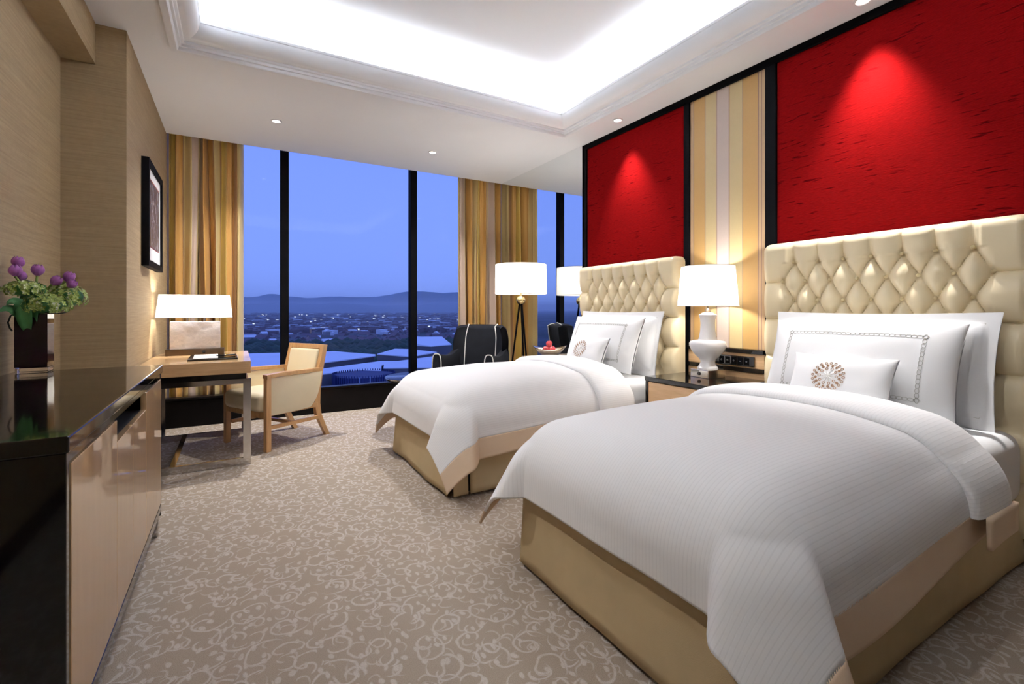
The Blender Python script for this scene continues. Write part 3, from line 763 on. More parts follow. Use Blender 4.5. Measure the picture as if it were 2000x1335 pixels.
for y in (DY0 + 0.03, DY1 - 0.04):
    for x in (XREC + 0.06, XF - 0.03): box('leg', (x - 0.022, x + 0.022, y - 0.022, y + 0.022, 0, 0.12), 'chrome', t, 0.002)
box('plinth_rail', (XF - 0.055, XF - 0.01, DY0 + 0.052, DY1 - 0.062, 0.085, 0.12), 'black_lacquer', t)

# ------------------------------------------------------------------ vase with flowers
VX, VY, VZ = -0.78, 2.935, 0.85
v_ = thing('vase', 'tall rectangular dark purple glass vase on the black dresser', 'vase', (VX, VY, VZ))
bm = bmesh.new(); hx, hy = 0.054, 0.045
P = []
o_ = boxmesh([(-hx, hx, -hy, hy, 0.0, 0.026)], 0.006, 3); link('clear_foot', o_, 'clear_glass', v_)
me = boxmesh([(-hx, -hx + .009, -hy, hy, 0.027, 0.262), (hx - .009, hx, -hy, hy, 0.027, 0.262), (-hx + .009, hx - .009, -hy, -hy + .009, 0.027, 0.262), (-hx + .009, hx - .009, hy - .009, hy, 0.027, 0.262), (-hx + .009, hx - .009, -hy + .009, hy - .009, 0.027, 0.033)])
link('body', me, 'dark_glass', v_)
bm = bmesh.new()
PET = None
def petal_mesh():
    n = 9; u = np.linspace(-1, 1, n); v = np.linspace(0, 1, n); U, V = np.meshgrid(u, v, indexing='ij')
    wd = 0.0175 * np.sin(PI * np.clip(0.1 + 0.86 * V, 0, 1)) ** 0.7 * (1 - 0.25 * V ** 3)
    r = 0.019 * np.sin(PI * (0.08 + 0.80 * V)) ** 0.8
    ang = U * wd / 0.019
    x = r * np.cos(ang) ; y = r * np.sin(ang) * 1.0; z = 0.044 * V - 0.004 * V * U ** 2
    return gridmesh(np.stack([x, y, z], -1))
PET = petal_mesh(); PET.materials.append(MATS['tulip'])
def flow(x, z, y=0.0): return Vector((x, y, z))
def leaf_mesh(L, Wd, bend, fold=0.25, twist=0.0):
    n = 14; s = np.linspace(0, 1, n); u = np.linspace(-1, 1, 5); S, U = np.meshgrid(s, u, indexing='ij')
    w_ = Wd * np.sin(PI * np.clip(S * 0.93 + 0.06, 0, 1)) ** 0.8
    ang = bend * S
    x = L * np.where(abs(bend) > 1e-3, np.sin(ang) / bend if bend else S, S); z = L * ((1 - np.cos(ang)) / bend if bend else 0 * S)
    return gridmesh(np.stack([z * 1.0 + fold * np.abs(U) * w_ * 0.6, U * w_, x], -1))
def tulip(dx, dy, dz, lean, az, scale, label, leaf=None):
    """head at vase-relative offset; stem rises out of the vase"""
    t = thing('tulip', label, 'flower', (VX, VY, VZ), 0, 'purple tulips in the vase')
    cl = lambda q, m_: max(-m_, min(m_, q)); head = Vector((dx, dy, dz))
    root = Vector((cl(dx * 0.2, 0.02), cl(dy * .2, .015), 0.05)); rim = Vector((cl(dx * 0.3, 0.03), cl(dy * 0.3, 0.024), 0.268))
    ctl = rim + (rim - root).normalized() * (head - rim).length * 0.55; pts = [root, root.lerp(rim, 0.5)]
    for k_ in range(9):
        q = k_ / 8; pts.append((1 - q) ** 2 * rim + 2 * q * (1 - q) * ctl + q * q * head)
    tube('stem', pts, 0.0048, 'stem', t, 7)
    hd = link('flower_head', lathe([(0.0005, 0.0), (0.008, 0.002), (0.013, 0.01), (0.015, 0.022), (0.012, 0.034), (0.004, 0.04)], 12, cap=False), 'tulip', t, head, (0, lean, az))
    hd.scale = (scale,) * 3
    for k_ in range(6):
        link('petal', PET, None, hd, (0, 0, 0), (0, 0.05 if k_ % 2 else -0.03, k_ * PI / 3 + 0.2))
    return t
# px scale at the vase: 1 px ~ 2.33 mm
TUL = [(-0.042, -0.05, 0.465, 0.1, 0, 1.15, 'topmost purple tulip in the vase, upper left'), (-0.038, -0.09, 0.425, 0.05, 1, 1.15, 'purple tulip just below the topmost one'),
       (-0.03, -0.045, 0.408, 0.15, 2, 1.0, 'half-hidden purple tulip behind the upper left pair'), (0.008, 0.0, 0.435, 0.1, 0.5, 1.2, 'single upright purple tulip in the middle of the vase'),
       (0.062, -0.02, 0.395, 0.7, 0.2, 1.1, 'purple tulip leaning right on a slanting stem'), (0.105, 0.0, 0.412, 0.5, 0, 1.15, 'upper purple tulip of the right-hand pair'),
       (0.12, -0.03, 0.385, 0.8, -0.3, 1.0, 'lower purple tulip of the right-hand pair')]
tl = [tulip(*q) for q in TUL]
def ribbon_leaf(par, p0, p1, p2, wd, mat='leaf', tilt=0.0, cup=0.35):
    p0, p1, p2 = Vector(p0), Vector(p1), Vector(p2); n = 16; P = np.zeros((n, 5, 3))
    for i in range(n):
        q = i / (n - 1); c = (1 - q) ** 2 * p0 + 2 * q * (1 - q) * p1 + q * q * p2
        tg = (2 * (1 - q) * (p1 - p0) + 2 * q * (p2 - p1)).normalized()
        side = tg.cross(Vector((math.sin(tilt), -math.cos(tilt), 0.25))).normalized(); nr = side.cross(tg)
        w_ = wd * math.sin(PI * min(1, 0.12 + 0.88 * q)) ** 0.75
        for j_, u in enumerate((-1, -.5, 0, .5, 1)): P[i, j_] = c + side * (u * w_) + nr * (cup * w_ * u * u)
    o = link('leaf', gridmesh(P), mat, par); solid(o, 0.0012, 0)
ribbon_leaf(tl[3], (0.0, -0.03, 0.2), (-0.005, -0.06, 0.30), (0.028, -0.06, 0.40), 0.026)
ribbon_leaf(tl[3], (0.01, -0.02, 0.22), (0.03, -0.045, 0.46), (0.046, -0.05, 0.345), 0.017, tilt=0.4)
ribbon_leaf(tl[1], (-0.012, -0.04, 0.2), (-0.02, -0.09, 0.36), (-0.062, -0.10, 0.30), 0.022)
ribbon_leaf(tl[1], (-0.025, -0.035, 0.235), (-0.05, -0.09, 0.31), (-0.083, -0.10, 0.272), 0.018)
ribbon_leaf(tl[0], (-0.012, -0.04, 0.19), (-0.02, -0.075, 0.27), (-0.005, -0.075, 0.335), 0.026)
ribbon_leaf(tl[2], (-0.02, -0.02, 0.22), (-0.035, -0.05, 0.33), (-0.002, -0.05, 0.375), 0.018, tilt=-0.4)
def hydrangea(c, rx, ry, rz, seed, label, nf=120):
    t = thing('hydrangea', label, 'flower', (VX, VY, VZ), 0, 'green hydrangea heads in the vase')
    r = random.Random(seed); bm = bmesh.new()
    for k_ in range(nf):
        z = 1 - 1.55 * (k_ + 0.5) / nf; th = k_ * 2.39996 + r.uniform(-.3, .3); q = math.sqrt(max(0, 1 - z * z))
        n = Vector((q * math.cos(th), q * math.sin(th), z)).normalized(); rr = r.uniform(0.9, 1.06)
        p = Vector((c[0] + n.x * rx * rr, c[1] + n.y * ry * rr, c[2] + n.z * rz * rr))
        n = (n + Vector((r.uniform(-.35, .35), r.uniform(-.35, .35), r.uniform(-.2, .4)))).normalized()
        u = n.orthogonal().normalized(); v = n.cross(u); ro = r.uniform(0, PI); s = r.uniform(0.010, 0.0145)
        c0 = bm.verts.new(p)
        for m_ in range(4):
            a = ro + m_ * PI / 2
            def pt(ang, d, h): return bm.verts.new(p + (u * math.cos(ang) + v * math.sin(ang)) * d + n * h)
            q1 = pt(a - 0.62, s * 0.75, 0.002); q2 = pt(a, s * 1.1, 0.0005 + r.uniform(0, .003)); q3 = pt(a + 0.62, s * 0.75, 0.002)
            bm.faces.new((c0, q1, q2, q3))
    o = link('florets', from_bm(bm), 'hydrangea', t); o['kind'] = 'stuff'
    bm = bmesh.new(); bmesh.ops.create_icosphere(bm, subdivisions=2, radius=1.0)
    for vv in bm.verts: vv.co = Vector((c[0] + vv.co.x * rx * .86, c[1] + vv.co.y * ry * .86, c[2] + vv.co.z * rz * .8))
    link('flower_core', from_bm(bm, 2.0), 'leaf', t)
    tube('stem', [(c[0] * .15, c[1] * .15, 0.05), (max(-.03, min(.03, c[0] * .3)), max(-.025, min(.025, c[1] * .3)), 0.266), (c[0] * .8, c[1] * .8, c[2] - rz * .1)], 0.004, 'stem', t, 6)
    return t
hydrangea((0.052, -0.045, 0.302), 0.085, 0.06, 0.048, 3, 'large green hydrangea head at the front over the vase rim', 170)
hydrangea((0.105, 0.02, 0.34), 0.07, 0.06, 0.058, 4, 'green hydrangea head at the right of the vase', 120)
h3 = hydrangea((-0.02, -0.05, 0.37), 0.066, 0.05, 0.036, 5, 'green hydrangea head at the left of the vase', 120)
o = link('leaf', leaf_mesh(0.085, 0.02, -0.5), 'dark_leaf', h3, (0.05, -0.06, 0.268), (0, 1.75, -0.2)); solid(o, 0.0012, 0)
tube('tendril', [(-0.045, -0.03, 0.266), (-0.066, -0.04, 0.255), (-0.073, -0.045, 0.225), (-0.066, -0.048, 0.2), (-0.058, -0.05, 0.188)], 0.0035, 'dark_leaf', h3, 6)

# ================================================================== DESK
t = thing('desk', 'pale wood writing desk on polished metal frames by the window', 'desk', (0, 0, 0))
X0, X1, Y0, Y1 = XL + 0.012, 0.102, 3.99, 5.02
box('top', (X0, X1, Y0, Y1, 0.668, 0.755), 'desk_wood', t, 0.003)
box('apron', (X0 + 0.03, X1 - 0.03, Y0 + 0.03, Y1 - 0.03, 0.628, 0.668), 'black_lacquer', t)
def rect_frame(y):
    w_ = 0.05; zt = 0.628
    f_ = link('end_frame', boxmesh([(X1 - w_, X1, y, y + 0.03, 0, zt), (X0, X0 + w_, y, y + 0.03, 0, zt), (X0 + w_, X1 - w_, y, y + 0.03, 0, 0.05), (X0 + w_, X1 - w_, y, y + 0.03, zt - 0.035, zt)]), 'chrome', t)
rect_frame(Y0 + 0.004); rect_frame(Y1 - 0.04)
box('floor_rail', (-0.40, -0.365, Y0 + 0.034, Y1 - 0.04, 0, 0.025), 'chrome', t)
box('top_rail', (X1 - 0.05, X1 - 0.02, Y0 + 0.034, Y1 - 0.04, 0.6, 0.628), 'chrome', t)

# desk lamp
t = thing('desk_lamp', 'lamp with pale stone block base and wide white rectangular shade on the desk', 'lamp', (-0.285, 4.80, 0.755))
box('plinth', (-0.205, 0.205, -0.06, 0.06, 0, 0.052), 'bronze', t, 0.002)
link('switch_knob', lathe([(0.0005, 0.005), (0.011, 0.005), (0.012, 0.0)], 16, cap=False), 'black_lacquer', t, (0.06, -0.061, 0.026), (PI / 2, 0, 0))
bm = bmesh.new(); bx(bm, -0.175, 0.175, -0.042, 0.042, 0.052, 0.277)
bmesh.ops.subdivide_edges(bm, edges=list(bm.edges), cuts=10, use_grid_fill=True)
for q in bm.verts:
    n_ = math.sin(q.co.x * 31 + q.co.z * 12) * math.sin(q.co.z * 47 + q.co.x * 9) * 0.003
    if abs(q.co.y) > 0.04: q.co.y += n_
    if q.co.z > 0.27: q.co.z += n_ * 0.8
link('stone_block', from_bm(bm, 0.8), 'lamp_stone', t)
for x in (-0.06, 0.06): link('stem', lathe([(0.006, 0.274), (0.006, 0.45)], 10), 'chrome', t, (x, 0, 0))
bm = bmesh.new(); n_ = 4
lo = [(-0.266, -0.1), (0.266, -0.1), (0.266, 0.1), (-0.266, 0.1)]; hi = [(-0.245, -0.085), (0.245, -0.085), (0.245, 0.085), (-0.245, 0.085)]
A_ = [bm.verts.new((x, y, 0.312)) for x, y in lo]; B_ = [bm.verts.new((x, y, 0.5)) for x, y in hi]
for k_ in range(4): bm.faces.new((A_[k_], A_[(k_ + 1) % 4], B_[(k_ + 1) % 4], B_[k_]))
sh = link('lamp_shade', from_bm(bm), 'shade', t)
for pts, z in ((lo, 0.312), (hi, 0.5)):
    bm = bmesh.new(); q = [(x, y, z) for x, y in pts]; tube_bm(bm, q + [q[0]], 0.002, 5, cap=False); link('rim', from_bm(bm), 'piping', sh)
for x in (-0.1, 0.1):
    link('bulb', lathe([(0.006, 0.37), (0.02, 0.40), (0.024, 0.42), (0.006, 0.445)], 12), 'bulb', t, (x, 0, 0)); bulb_light(t, (x, -0.035, 0.42), 8.0, 0.03)

# writing folder, paper and pen
t = thing('writing_folder', 'black leather writing folder lying on the desk', 'folder', (-0.145, 4.40, 0.755), 0.02)
box('cover', (-0.16, 0.16, -0.215, 0.215, 0, 0.012), 'black_lacquer', t, 0.003)
tag(box('paper', (-0.13, 0.03, -0.19, 0.18, 0, 0.003), 'paper', None, 0, 2, (-0.145, 4.40, 0.7675), (0, 0, 0.03)), 'sheets of white notepaper on the black writing folder', 'paper')
t = thing('pen', 'black pen with metal clip lying on the notepaper', 'pen', (-0.06, 4.36, 0.776), 0.35)
tube('barrel', [(-0.07, 0, 0), (-0.055, 0, 0), (0.065, 0, 0)], [0.0015, 0.0045, 0.005], 'black_lacquer', t)
box('clip', (0.02, 0.06, -0.001, 0.001, 0.005, 0.007), 'nickel', t)

# framed print on the pier wall
t = thing('picture_frame', 'black-framed abstract print with white mat on the left pier wall', 'picture', (XL, 4.615, 1.835))
hw, hh, fw = 0.375, 0.388, 0.045
link('frame', boxmesh([(0, 0.045, -hw, -hw + fw, -hh, hh), (0, 0.045, hw - fw, hw, -hh, hh), (0, 0.045, -hw + fw, hw - fw, -hh, -hh + fw), (0, 0.045, -hw + fw, hw - fw, hh - fw, hh)]), 'black_trim', t)
box('mat_board', (0, 0.03, -hw + fw, hw - fw, -hh + fw, hh - fw), 'paper', t)
box('inner_line', (0.03, 0.0315, -0.25, 0.25, -0.238, 0.27), 'red_line', t)
box('print', (0.0315, 0.033, -0.232, 0.232, -0.232, 0.255), 'art_print', t)

# ================================================================== DESK CHAIR
t = thing('desk_chair', 'cream leather armchair with pale wood frame at the desk', 'chair', (0.29, 4.62, 0), math.radians(210 - 180))
# local frame: +x is the back of the chair, front at -x
FX, RX, HWD = -0.26, 0.26, 0.28
for s in (-1, 1):
    box('leg', (FX, FX + 0.042, s * HWD - 0.021, s * HWD + 0.021, 0, 0.60), 'chair_wood', t, 0.003)
    # rear leg: curved, splaying back, continuing up as back post
    bm = bmesh.new(); prof_ = [(RX + 0.11, 0.0, 0.02), (RX + 0.06, 0.10, 0.022), (RX + 0.015, 0.2, 0.025), (RX, 0.30, 0.027), (RX + 0.005, 0.42, 0.026), (RX + 0.035, 0.6, 0.024), (RX + 0.085, 0.815, 0.021)]
    rings = []
    for (x, z, h_) in prof_:
        y = s * (HWD - 0.055); rings.append([bm.verts.new((x - h_, y - .019, z)), bm.verts.new((x + h_, y - .019, z)), bm.verts.new((x + h_, y + .019, z)), bm.verts.new((x - h_, y + .019, z))])
    for A_, B_ in zip(rings, rings[1:]):
        for k_ in range(4): bm.faces.new((A_[k_], A_[(k_ + 1) % 4], B_[(k_ + 1) % 4], B_[k_]))
    bm.faces.new(rings[0][::-1]); bm.faces.new(rings[-1]); link('leg', from_bm(bm, 0.6), 'chair_wood', t)
    # arm rail
    bm = bmesh.new(); pts = [(FX, 0.6, 0.03), (-0.1, 0.61, 0.03), (0.1, 0.605, 0.028), (RX + 0.045, 0.60, 0.024)]; rings = []
    for i_, (x, z, w_) in enumerate(pts):
        y = s * (HWD - (0.0, 0.0, 0.012, 0.045)[i_]); rings.append([bm.verts.new((x, y - w_, z - 0.016)), bm.verts.new((x, y + w_, z - 0.016)), bm.verts.new((x, y + w_, z + 0.014)), bm.verts.new((x, y - w_, z + 0.014))])
    for A_, B_ in zip(rings, rings[1:]):
        for k_ in range(4): bm.faces.new((A_[k_], A_[(k_ + 1) % 4], B_[(k_ + 1) % 4], B_[k_]))
    bm.faces.new(rings[0][::-1]); bm.faces.new(rings[-1]); link('armrest', from_bm(bm, 0.6), 'chair_wood', t)
    # upholstered arm panel, padded and narrowing towards the bottom rear
    n = 15; u = np.linspace(0, 1, n); v = np.linspace(0, 1, n); U, V = np.meshgrid(u, v, indexing='ij')
    for side in (-1, 1):
        xr = RX + 0.035 - 0.05 * (1 - V) - 0.07 * (1 - V) ** 4
        x = (FX + 0.04) + (xr - FX - 0.04) * U
        z = 0.285 + 0.3 * V
        puff = 0.012 * (np.sin(PI * np.clip(U, 0.0, 1)) * np.sin(PI * V)) ** 0.4
        y = s * (HWD - 0.045 * np.clip(U - 0.4, 0, 1) ** 1.5 * 1.6) + side * (0.014 + puff)
        if side == -1: Pa = np.stack([x, y, z], -1)
        else: Pb = np.stack([x, y, z], -1)
    bm = bmesh.new()
    for arr, fl in ((Pa, False), (Pb, True)):
        me = gridmesh(arr, flip=fl); bm.from_mesh(me); bpy.data.meshes.remove(me)
    bd_ = [e_ for e_ in bm.edges if e_.is_boundary]
    bmesh.ops.bridge_loops(bm, edges=bd_)
    link('arm_panel', from_bm(bm, 0.9), 'chair_leather', t)
    box('stretcher', (FX + 0.04, RX + 0.0, s * (HWD - 0.03) - 0.012, s * (HWD - 0.03) + 0.012, 0.165, 0.195), 'chair_wood', t, 0.003)
box('stretcher', (-0.012, 0.022, -HWD + 0.04, HWD - 0.04, 0.168, 0.192), 'chair_wood', t, 0.003)
box('seat_rail', (FX + 0.005, RX, -HWD + 0.03, HWD - 0.03, 0.27, 0.31), 'chair_wood', t, 0.004)
box('seat', (FX - 0.03, RX - 0.02, -HWD + 0.025, HWD - 0.025, 0.31, 0.46), 'chair_leather', t, 0.045, 4)
# back: frame with padded centre, leaning
bk = bpy.data.objects.new('backrest', boxmesh([(-0.02, 0.02, -0.245, -0.2, 0, 0.395), (-0.02, 0.02, 0.2, 0.245, 0, 0.395), (-0.02, 0.02, -0.2, 0.2, 0.35, 0.395)], 0.004))
COL.objects.link(bk); bk.data.materials.append(MATS['chair_wood']); bk.parent = t; bk.location = (RX - 0.0, 0, 0.43); bk.rotation_euler = (0, 0.21, 0)
box('pad', (-0.035, 0.03, -0.2, 0.2, 0.0, 0.35), 'chair_leather', bk, 0.022, 4)

# ================================================================== BLACK ARMCHAIR by the window
t = thing('armchair', 'black velvet wing armchair with white piping in the window corner', 'armchair', (2.33, 4.88, 0), math.radians(225 - 180))
# local: front -x, back +x, width along y
def pipe(pts, par): tube('piping', pts, 0.006, 'piping', par, 6)
n = 25
# seat block
box('seat_base', (-0.30, 0.26, -0.30, 0.30, 0.12, 0.30), 'velvet', t, 0.02, 3)
sc_ = box('seat_cushion', (-0.33, 0.2, -0.235, 0.235, 0.30, 0.45), 'velvet', t, 0.05, 4)
pipe([(-0.32, -0.22, 0.43), (-0.335, 0, 0.435), (-0.32, 0.22, 0.43)], sc_)
for sx in (-0.26, 0.24):
    for sy in (-0.26, 0.26): link('leg', lathe([(0.014, 0), (0.024, 0.12)], 12), 'black_lacquer', t, (sx, sy, 0))
for s in (-1, 1):
    # arm: padded panel, front rounded, rising to the back
    m_ = 17; xs = np.linspace(-0.34, 0.28, m_); bm = bmesh.new(); rings = []
    for x in xs:
        k_ = (x + 0.34) / 0.62; zt = 0.66 - 0.035 * math.sin(PI * k_) + 0.12 * max(0, k_ - 0.6) ** 1.2; w_ = 0.055; ring = []
        yc = s * 0.295
        for q in range(16):
            a = 2 * PI * q / 16; c_, s_ = math.cos(a), math.sin(a)
            yq = w_ * math.copysign(abs(c_) ** 0.6, c_); zq = math.copysign(abs(s_) ** 0.4, s_)
            ring.append(bm.verts.new((x, yc + yq, (0.13 + zt) / 2 + zq * (zt - 0.13) / 2)))
        rings.append(ring)
    for A_, B_ in zip(rings, rings[1:]):
        for q in range(16): bm.faces.new((A_[q], A_[(q + 1) % 16], B_[(q + 1) % 16], B_[q]))
    bm.faces.new(rings[0][::-1]); bm.faces.new(rings[-1])
    am = link('arm', from_bm(bm, 0.8), 'velvet', t)
    fp = [(-0.342, s * 0.295 + 0.052 * math.copysign(abs(math.cos(a)) ** 0.6, math.cos(a)), 0.395 + 0.262 * math.copysign(abs(math.sin(a)) ** 0.4, math.sin(a))) for a in np.linspace(-PI * 0.4, PI * 1.4, 26)]
    pipe(fp, am)
# curved back wrapping forward into wings
m_ = 41; ph = np.linspace(-1, 1, m_); zs = np.linspace(0.28, 0.93, 22)
PH, ZS = np.meshgrid(ph, zs, indexing='ij')
lean_ = 0.16 * (ZS - 0.28)
yb = 0.32 * np.sin(PH * PI / 2 * 0.92) / math.sin(PI / 2 * 0.92) * (1 - 0.12 * np.clip((ZS - 0.75) / 0.18, 0, 1) ** 2)
xb = 0.30 - 0.17 * np.abs(PH) ** 2.6 + lean_
topround = 0.02 * PH ** 4
fr = np.stack([xb - 0.06, yb * 0.93, ZS - topround * (ZS - 0.28) / 0.65], -1); bk_ = np.stack([xb + 0.05, yb * 1.08, ZS - topround * (ZS - 0.28) / 0.65], -1)
cap_ = np.stack([xb[:, -1:] , yb[:, -1:], ZS[:, -1:] + 0.025 - topround[:, -1:]], -1)
loop = np.concatenate([fr, cap_, bk_[:, ::-1]], 1)
bm = bmesh.new(); me = gridmesh(loop); bm.from_mesh(me); bpy.data.meshes.remove(me)
bmesh.ops.holes_fill(bm, edges=[e_ for e_ in bm.edges if e_.is_boundary], sides=0)
bkr = link('backrest', from_bm(bm, 1.1), 'velvet', t)
for i_ in (11, m_ - 11):
    pipe([Vector(fr[i_, j]) + Vector((-0.004, 0, 0)) for j in range(4, 22)] + [Vector(cap_[i_, 0]) + Vector((0, 0, 0.004))] + [Vector(bk_[i_, j]) + Vector((0.004, 0, 0)) for j in range(21, 8, -1)], bkr)

# round black table in front of the armchair
t = thing('coffee_table', 'round black lacquer table with metal rim behind the far bed', 'table', (1.50, 4.36, 0))
link('top', lathe([(0.29, 0.478), (0.3, 0.482), (0.3, 0.504), (0.294, 0.508)], 64), 'black_lacquer', t)
link('rim', lathe([(0.3005, 0.492), (0.3025, 0.494), (0.3025, 0.5), (0.3005, 0.502)], 64, cap=False), 'chrome', t)
link('pedestal', lathe([(0.17, 0.0), (0.17, 0.018), (0.04, 0.03), (0.035, 0.44), (0.08, 0.478)], 32), 'black_lacquer', t)

# side table with bowl of apples
t = thing('side_table', 'small square side table with stone top beside the far headboard', 'table', (2.88, 4.12, 0))
box('top', (-0.24, 0.24, -0.22, 0.22, 0.615, 0.64), 'table_top_stone', t, 0.003)
for sx in (-0.21, 0.21):
    for sy in (-0.19, 0.19): box('leg', (sx - .015, sx + .015, sy - .015, sy + .015, 0, 0.615), 'black_lacquer', t)
t = thing('fruit_bowl', 'pointed silver bowl holding red apples on the side table', 'bowl', (2.84, 4.10, 0.64), -0.6); t.scale = (1.2, 1.2, 1.15)
ns, nr = 48, 8; TH, RR = np.meshgrid(np.linspace(0, 2 * PI, ns, endpoint=False), np.linspace(0.0, 1, nr), indexing='ij')
rad = 0.02 + 0.10 * RR ** 0.8; pz = 0.07 * RR ** 1.5 + 0.028 * RR ** 2 * np.abs(np.cos(TH)) ** 3
xx = rad * np.cos(TH) * (1 + 0.22 * RR * np.abs(np.cos(TH)) ** 3); y2 = rad * np.sin(TH)
P = np.stack([xx, y2, pz + 0.004], -1); o = link('shell', gridmesh(P, closed_u=True), 'silver_bowl', t); solid(o, 0.003, 0)
link('foot', lathe([(0.034, 0.0), (0.026, 0.005), (0.022, 0.007)], 24), 'silver_bowl', t)
apple_me = lathe([(0.0005, 0.006), (0.008, 0.002), (0.017, 0.0), (0.027, 0.009), (0.033, 0.026), (0.034, 0.038), (0.029, 0.053), (0.017, 0.06), (0.007, 0.058), (0.001, 0.053)], 20, cap=False); apple_me.materials.append(MATS['apple'])
for i_, (x, y, z, lb) in enumerate([(-0.042, 0.014, 0.062, 'red apple at the left in the silver bowl'), (0.042, 0.014, 0.064, 'red apple at the right in the silver bowl'), (0.0, -0.046, 0.062, 'red apple at the front in the silver bowl'), (0.0, 0.0, 0.118, 'red apple on top in the silver bowl')]):
    a_t = thing('apple', lb, 'apple', (2.84 + x, 4.10 + y, 0.64 + z - 0.012), i_ * 1.1, 'apples in the bowl')
    sk = link('skin', apple_me, None, a_t, (0, 0, 0), (0.25 * math.cos(i_ * 2), 0.25 * math.sin(i_ * 2), 0))
    tube('stalk', [(0, 0, 0.052), (0.002, 0, 0.06), (0.005, 0, 0.068)], 0.0012, 'bronze', sk, 5)

# ================================================================== CURTAINS
def curtain(x0, x1, label, seed, nf, u0, umul):
    n = 260; m_ = 26; s = np.linspace(0, 1, n)[:, None]; tz = np.linspace(0, 1, m_)[None, :]
    r = np.random.RandomState(seed); ph = s * nf * 2 * PI + 0.9 * np.sin(s * 7 + seed) + 0.5 * np.sin(s * 17 + seed * 2)
    top_k = 1 - 0.35 * np.exp(-((1 - tz) / 0.12) ** 2)
    amp = 0.066 * (0.75 + 0.35 * np.sin(s * 11 + seed)) * (0.75 + 0.45 * tz)
    drift = 0.03 * np.sin(s * 9 + seed * 1.3) * (tz - 0.3) + 0.012 * np.sin(tz * 5 + s * 20)
    x = x0 + (x1 - x0) * (s + 0.45 / nf / 2 / PI * np.sin(2 * ph + 0.6)) + drift * np.sin(PI * s)
    y = 5.735 + amp * np.sin(ph) + 0.012 * np.sin(2.3 * ph + 2 * tz) + 0 * tz
    z = (PZT - 0.03) + (0.2 - PZT + 0.03) * tz + 0 * s
    uv = np.stack([u0 + umul * s + 0 * tz, tz + 0 * s], -1)
    t = thing('curtain', label, 'curtain', (0, 0, 0), 0, 'striped curtains at the window')
    o = link('drape', gridmesh(np.stack([x, y, z], -1), uv), 'curtain', t); solid(o, 0.003, 0)
    box('track', (x0 + .01, x1 - .01, 5.72, 5.75, PZT - 0.025, PZT), 'black_trim', t)
curtain(XL + 0.003, 0.072, 'gold striped curtain at the left end of the window, behind the desk', 2, 6.0, 0.0, 1.45)
curtain(2.515, 3.15, 'gold striped curtain at the right end of the window, beside the mirror', 5, 6.0, 0.35, 1.45)

# ================================================================== OUTSIDE
GZ = -41.0
bm = bmesh.new(); bmesh.ops.create_grid(bm, x_segments=8, y_segments=8, size=1)
for q in bm.verts: q.co = Vector((q.co.x * 22000, 20 + (q.co.y + 1) * 11000, GZ))
struct(link('ground', from_bm(bm), 'city_ground'), 'wide dark city plain seen below the window')
def prism(name, poly, z0, zt, mat, parent):
    bm = bmesh.new(); zt = zt if isinstance(zt, (list, tuple)) else [zt] * len(poly)
    lo = [bm.verts.new((x, y, z0)) for x, y in poly]; hi = [bm.verts.new((x, y, z)) for (x, y), z in zip(poly, zt)]
    n = len(poly)
    for k_ in range(n): bm.faces.new((lo[k_], lo[(k_ + 1) % n], hi[(k_ + 1) % n], hi[k_]))
    bm.faces.new(lo[::-1]); bm.faces.new(hi); return link(name, from_bm(bm), mat, parent)
def mall(poly, zr, label, fascia=3.0, zt=None):
    t = thing('mall_building', label, 'building', (0, 0, 0), 0, 'flat-roofed halls below the window')
    prism('walls', poly, GZ, zr - 0.4, 'fascia_dark', t)
    cx_ = sum(p[0] for p in poly) / len(poly); cy_ = sum(p[1] for p in poly) / len(poly)
    big = [(cx_ + (x - cx_) * 1.015, cy_ + (y - cy_) * 1.015) for x, y in poly]
    prism('roof', big, zr - 0.4, zt or zr, 'roof_metal', t)
mall([(-25, 205), (31, 213), (58, 232), (60, 240), (46, 268), (8, 276), (-40, 262)], -21.0, 'wide hall with pale low-pitched roof behind the desk chair')
mall([(58, 226), (68, 207), (86, 222), (80, 246), (74, 252)], -19.6, 'grey hall with dark wall beyond the right mullion')
mall([(20, 178), (30, 196), (56, 212), (66, 206), (52, 196), (47, 178), (40, 184)], -21.5, 'long pale roof just behind the round tower')
mall([(48.5, 179), (53.5, 196), (84, 214), (96, 190), (70, 170)], -20.6, 'dark flat-topped block to the right of the round tower')
mall([(90, 240), (84, 252), (98, 285), (112, 280), (104, 246)], -18.0, 'small pale roof beside the right curtain', zt=[-18, -17.2, -15.5, -15.5, -18])
mall([(-70, 150), (-66, 196), (14, 186), (26, 160), (20, 140)], -27.0, 'low dark hall below the left window pane')
mall([(20, 120), (26, 158), (110, 158), (116, 120)], -29.5, 'low blue-grey roof around the round tower')
mall([(118, 190), (128, 214), (170, 206), (160, 178)], -21.0, 'pale flat roof seen in the mirror by the far headboard')
t = thing('round_tower', 'dark blue round slatted roof tower below the window', 'building', (39.5, 172, 0))
link('drum_wall', lathe([(10.4, GZ), (10.4, -21.6)], 64), 'tank_dark', t)
link('deck', lathe([(0.01, -21.9), (10.2, -21.9)], 64, cap=False), 'tank_dark', t)
fin = boxmesh([(10.4, 10.75, -0.12, 0.12, GZ + 8, -20.9)])
fin.materials.append(MATS['tank_dark'])
for k_ in range(72):
    o = link('fin', fin, None, t, (0, 0, 0), (0, 0, 2 * PI * k_ / 72))
for a in (-1.92, -1.62): box('post', (10.76, 10.95, -0.15, 0.15, GZ, -21.2), 'tank_light', t, rot=(0, 0, a))
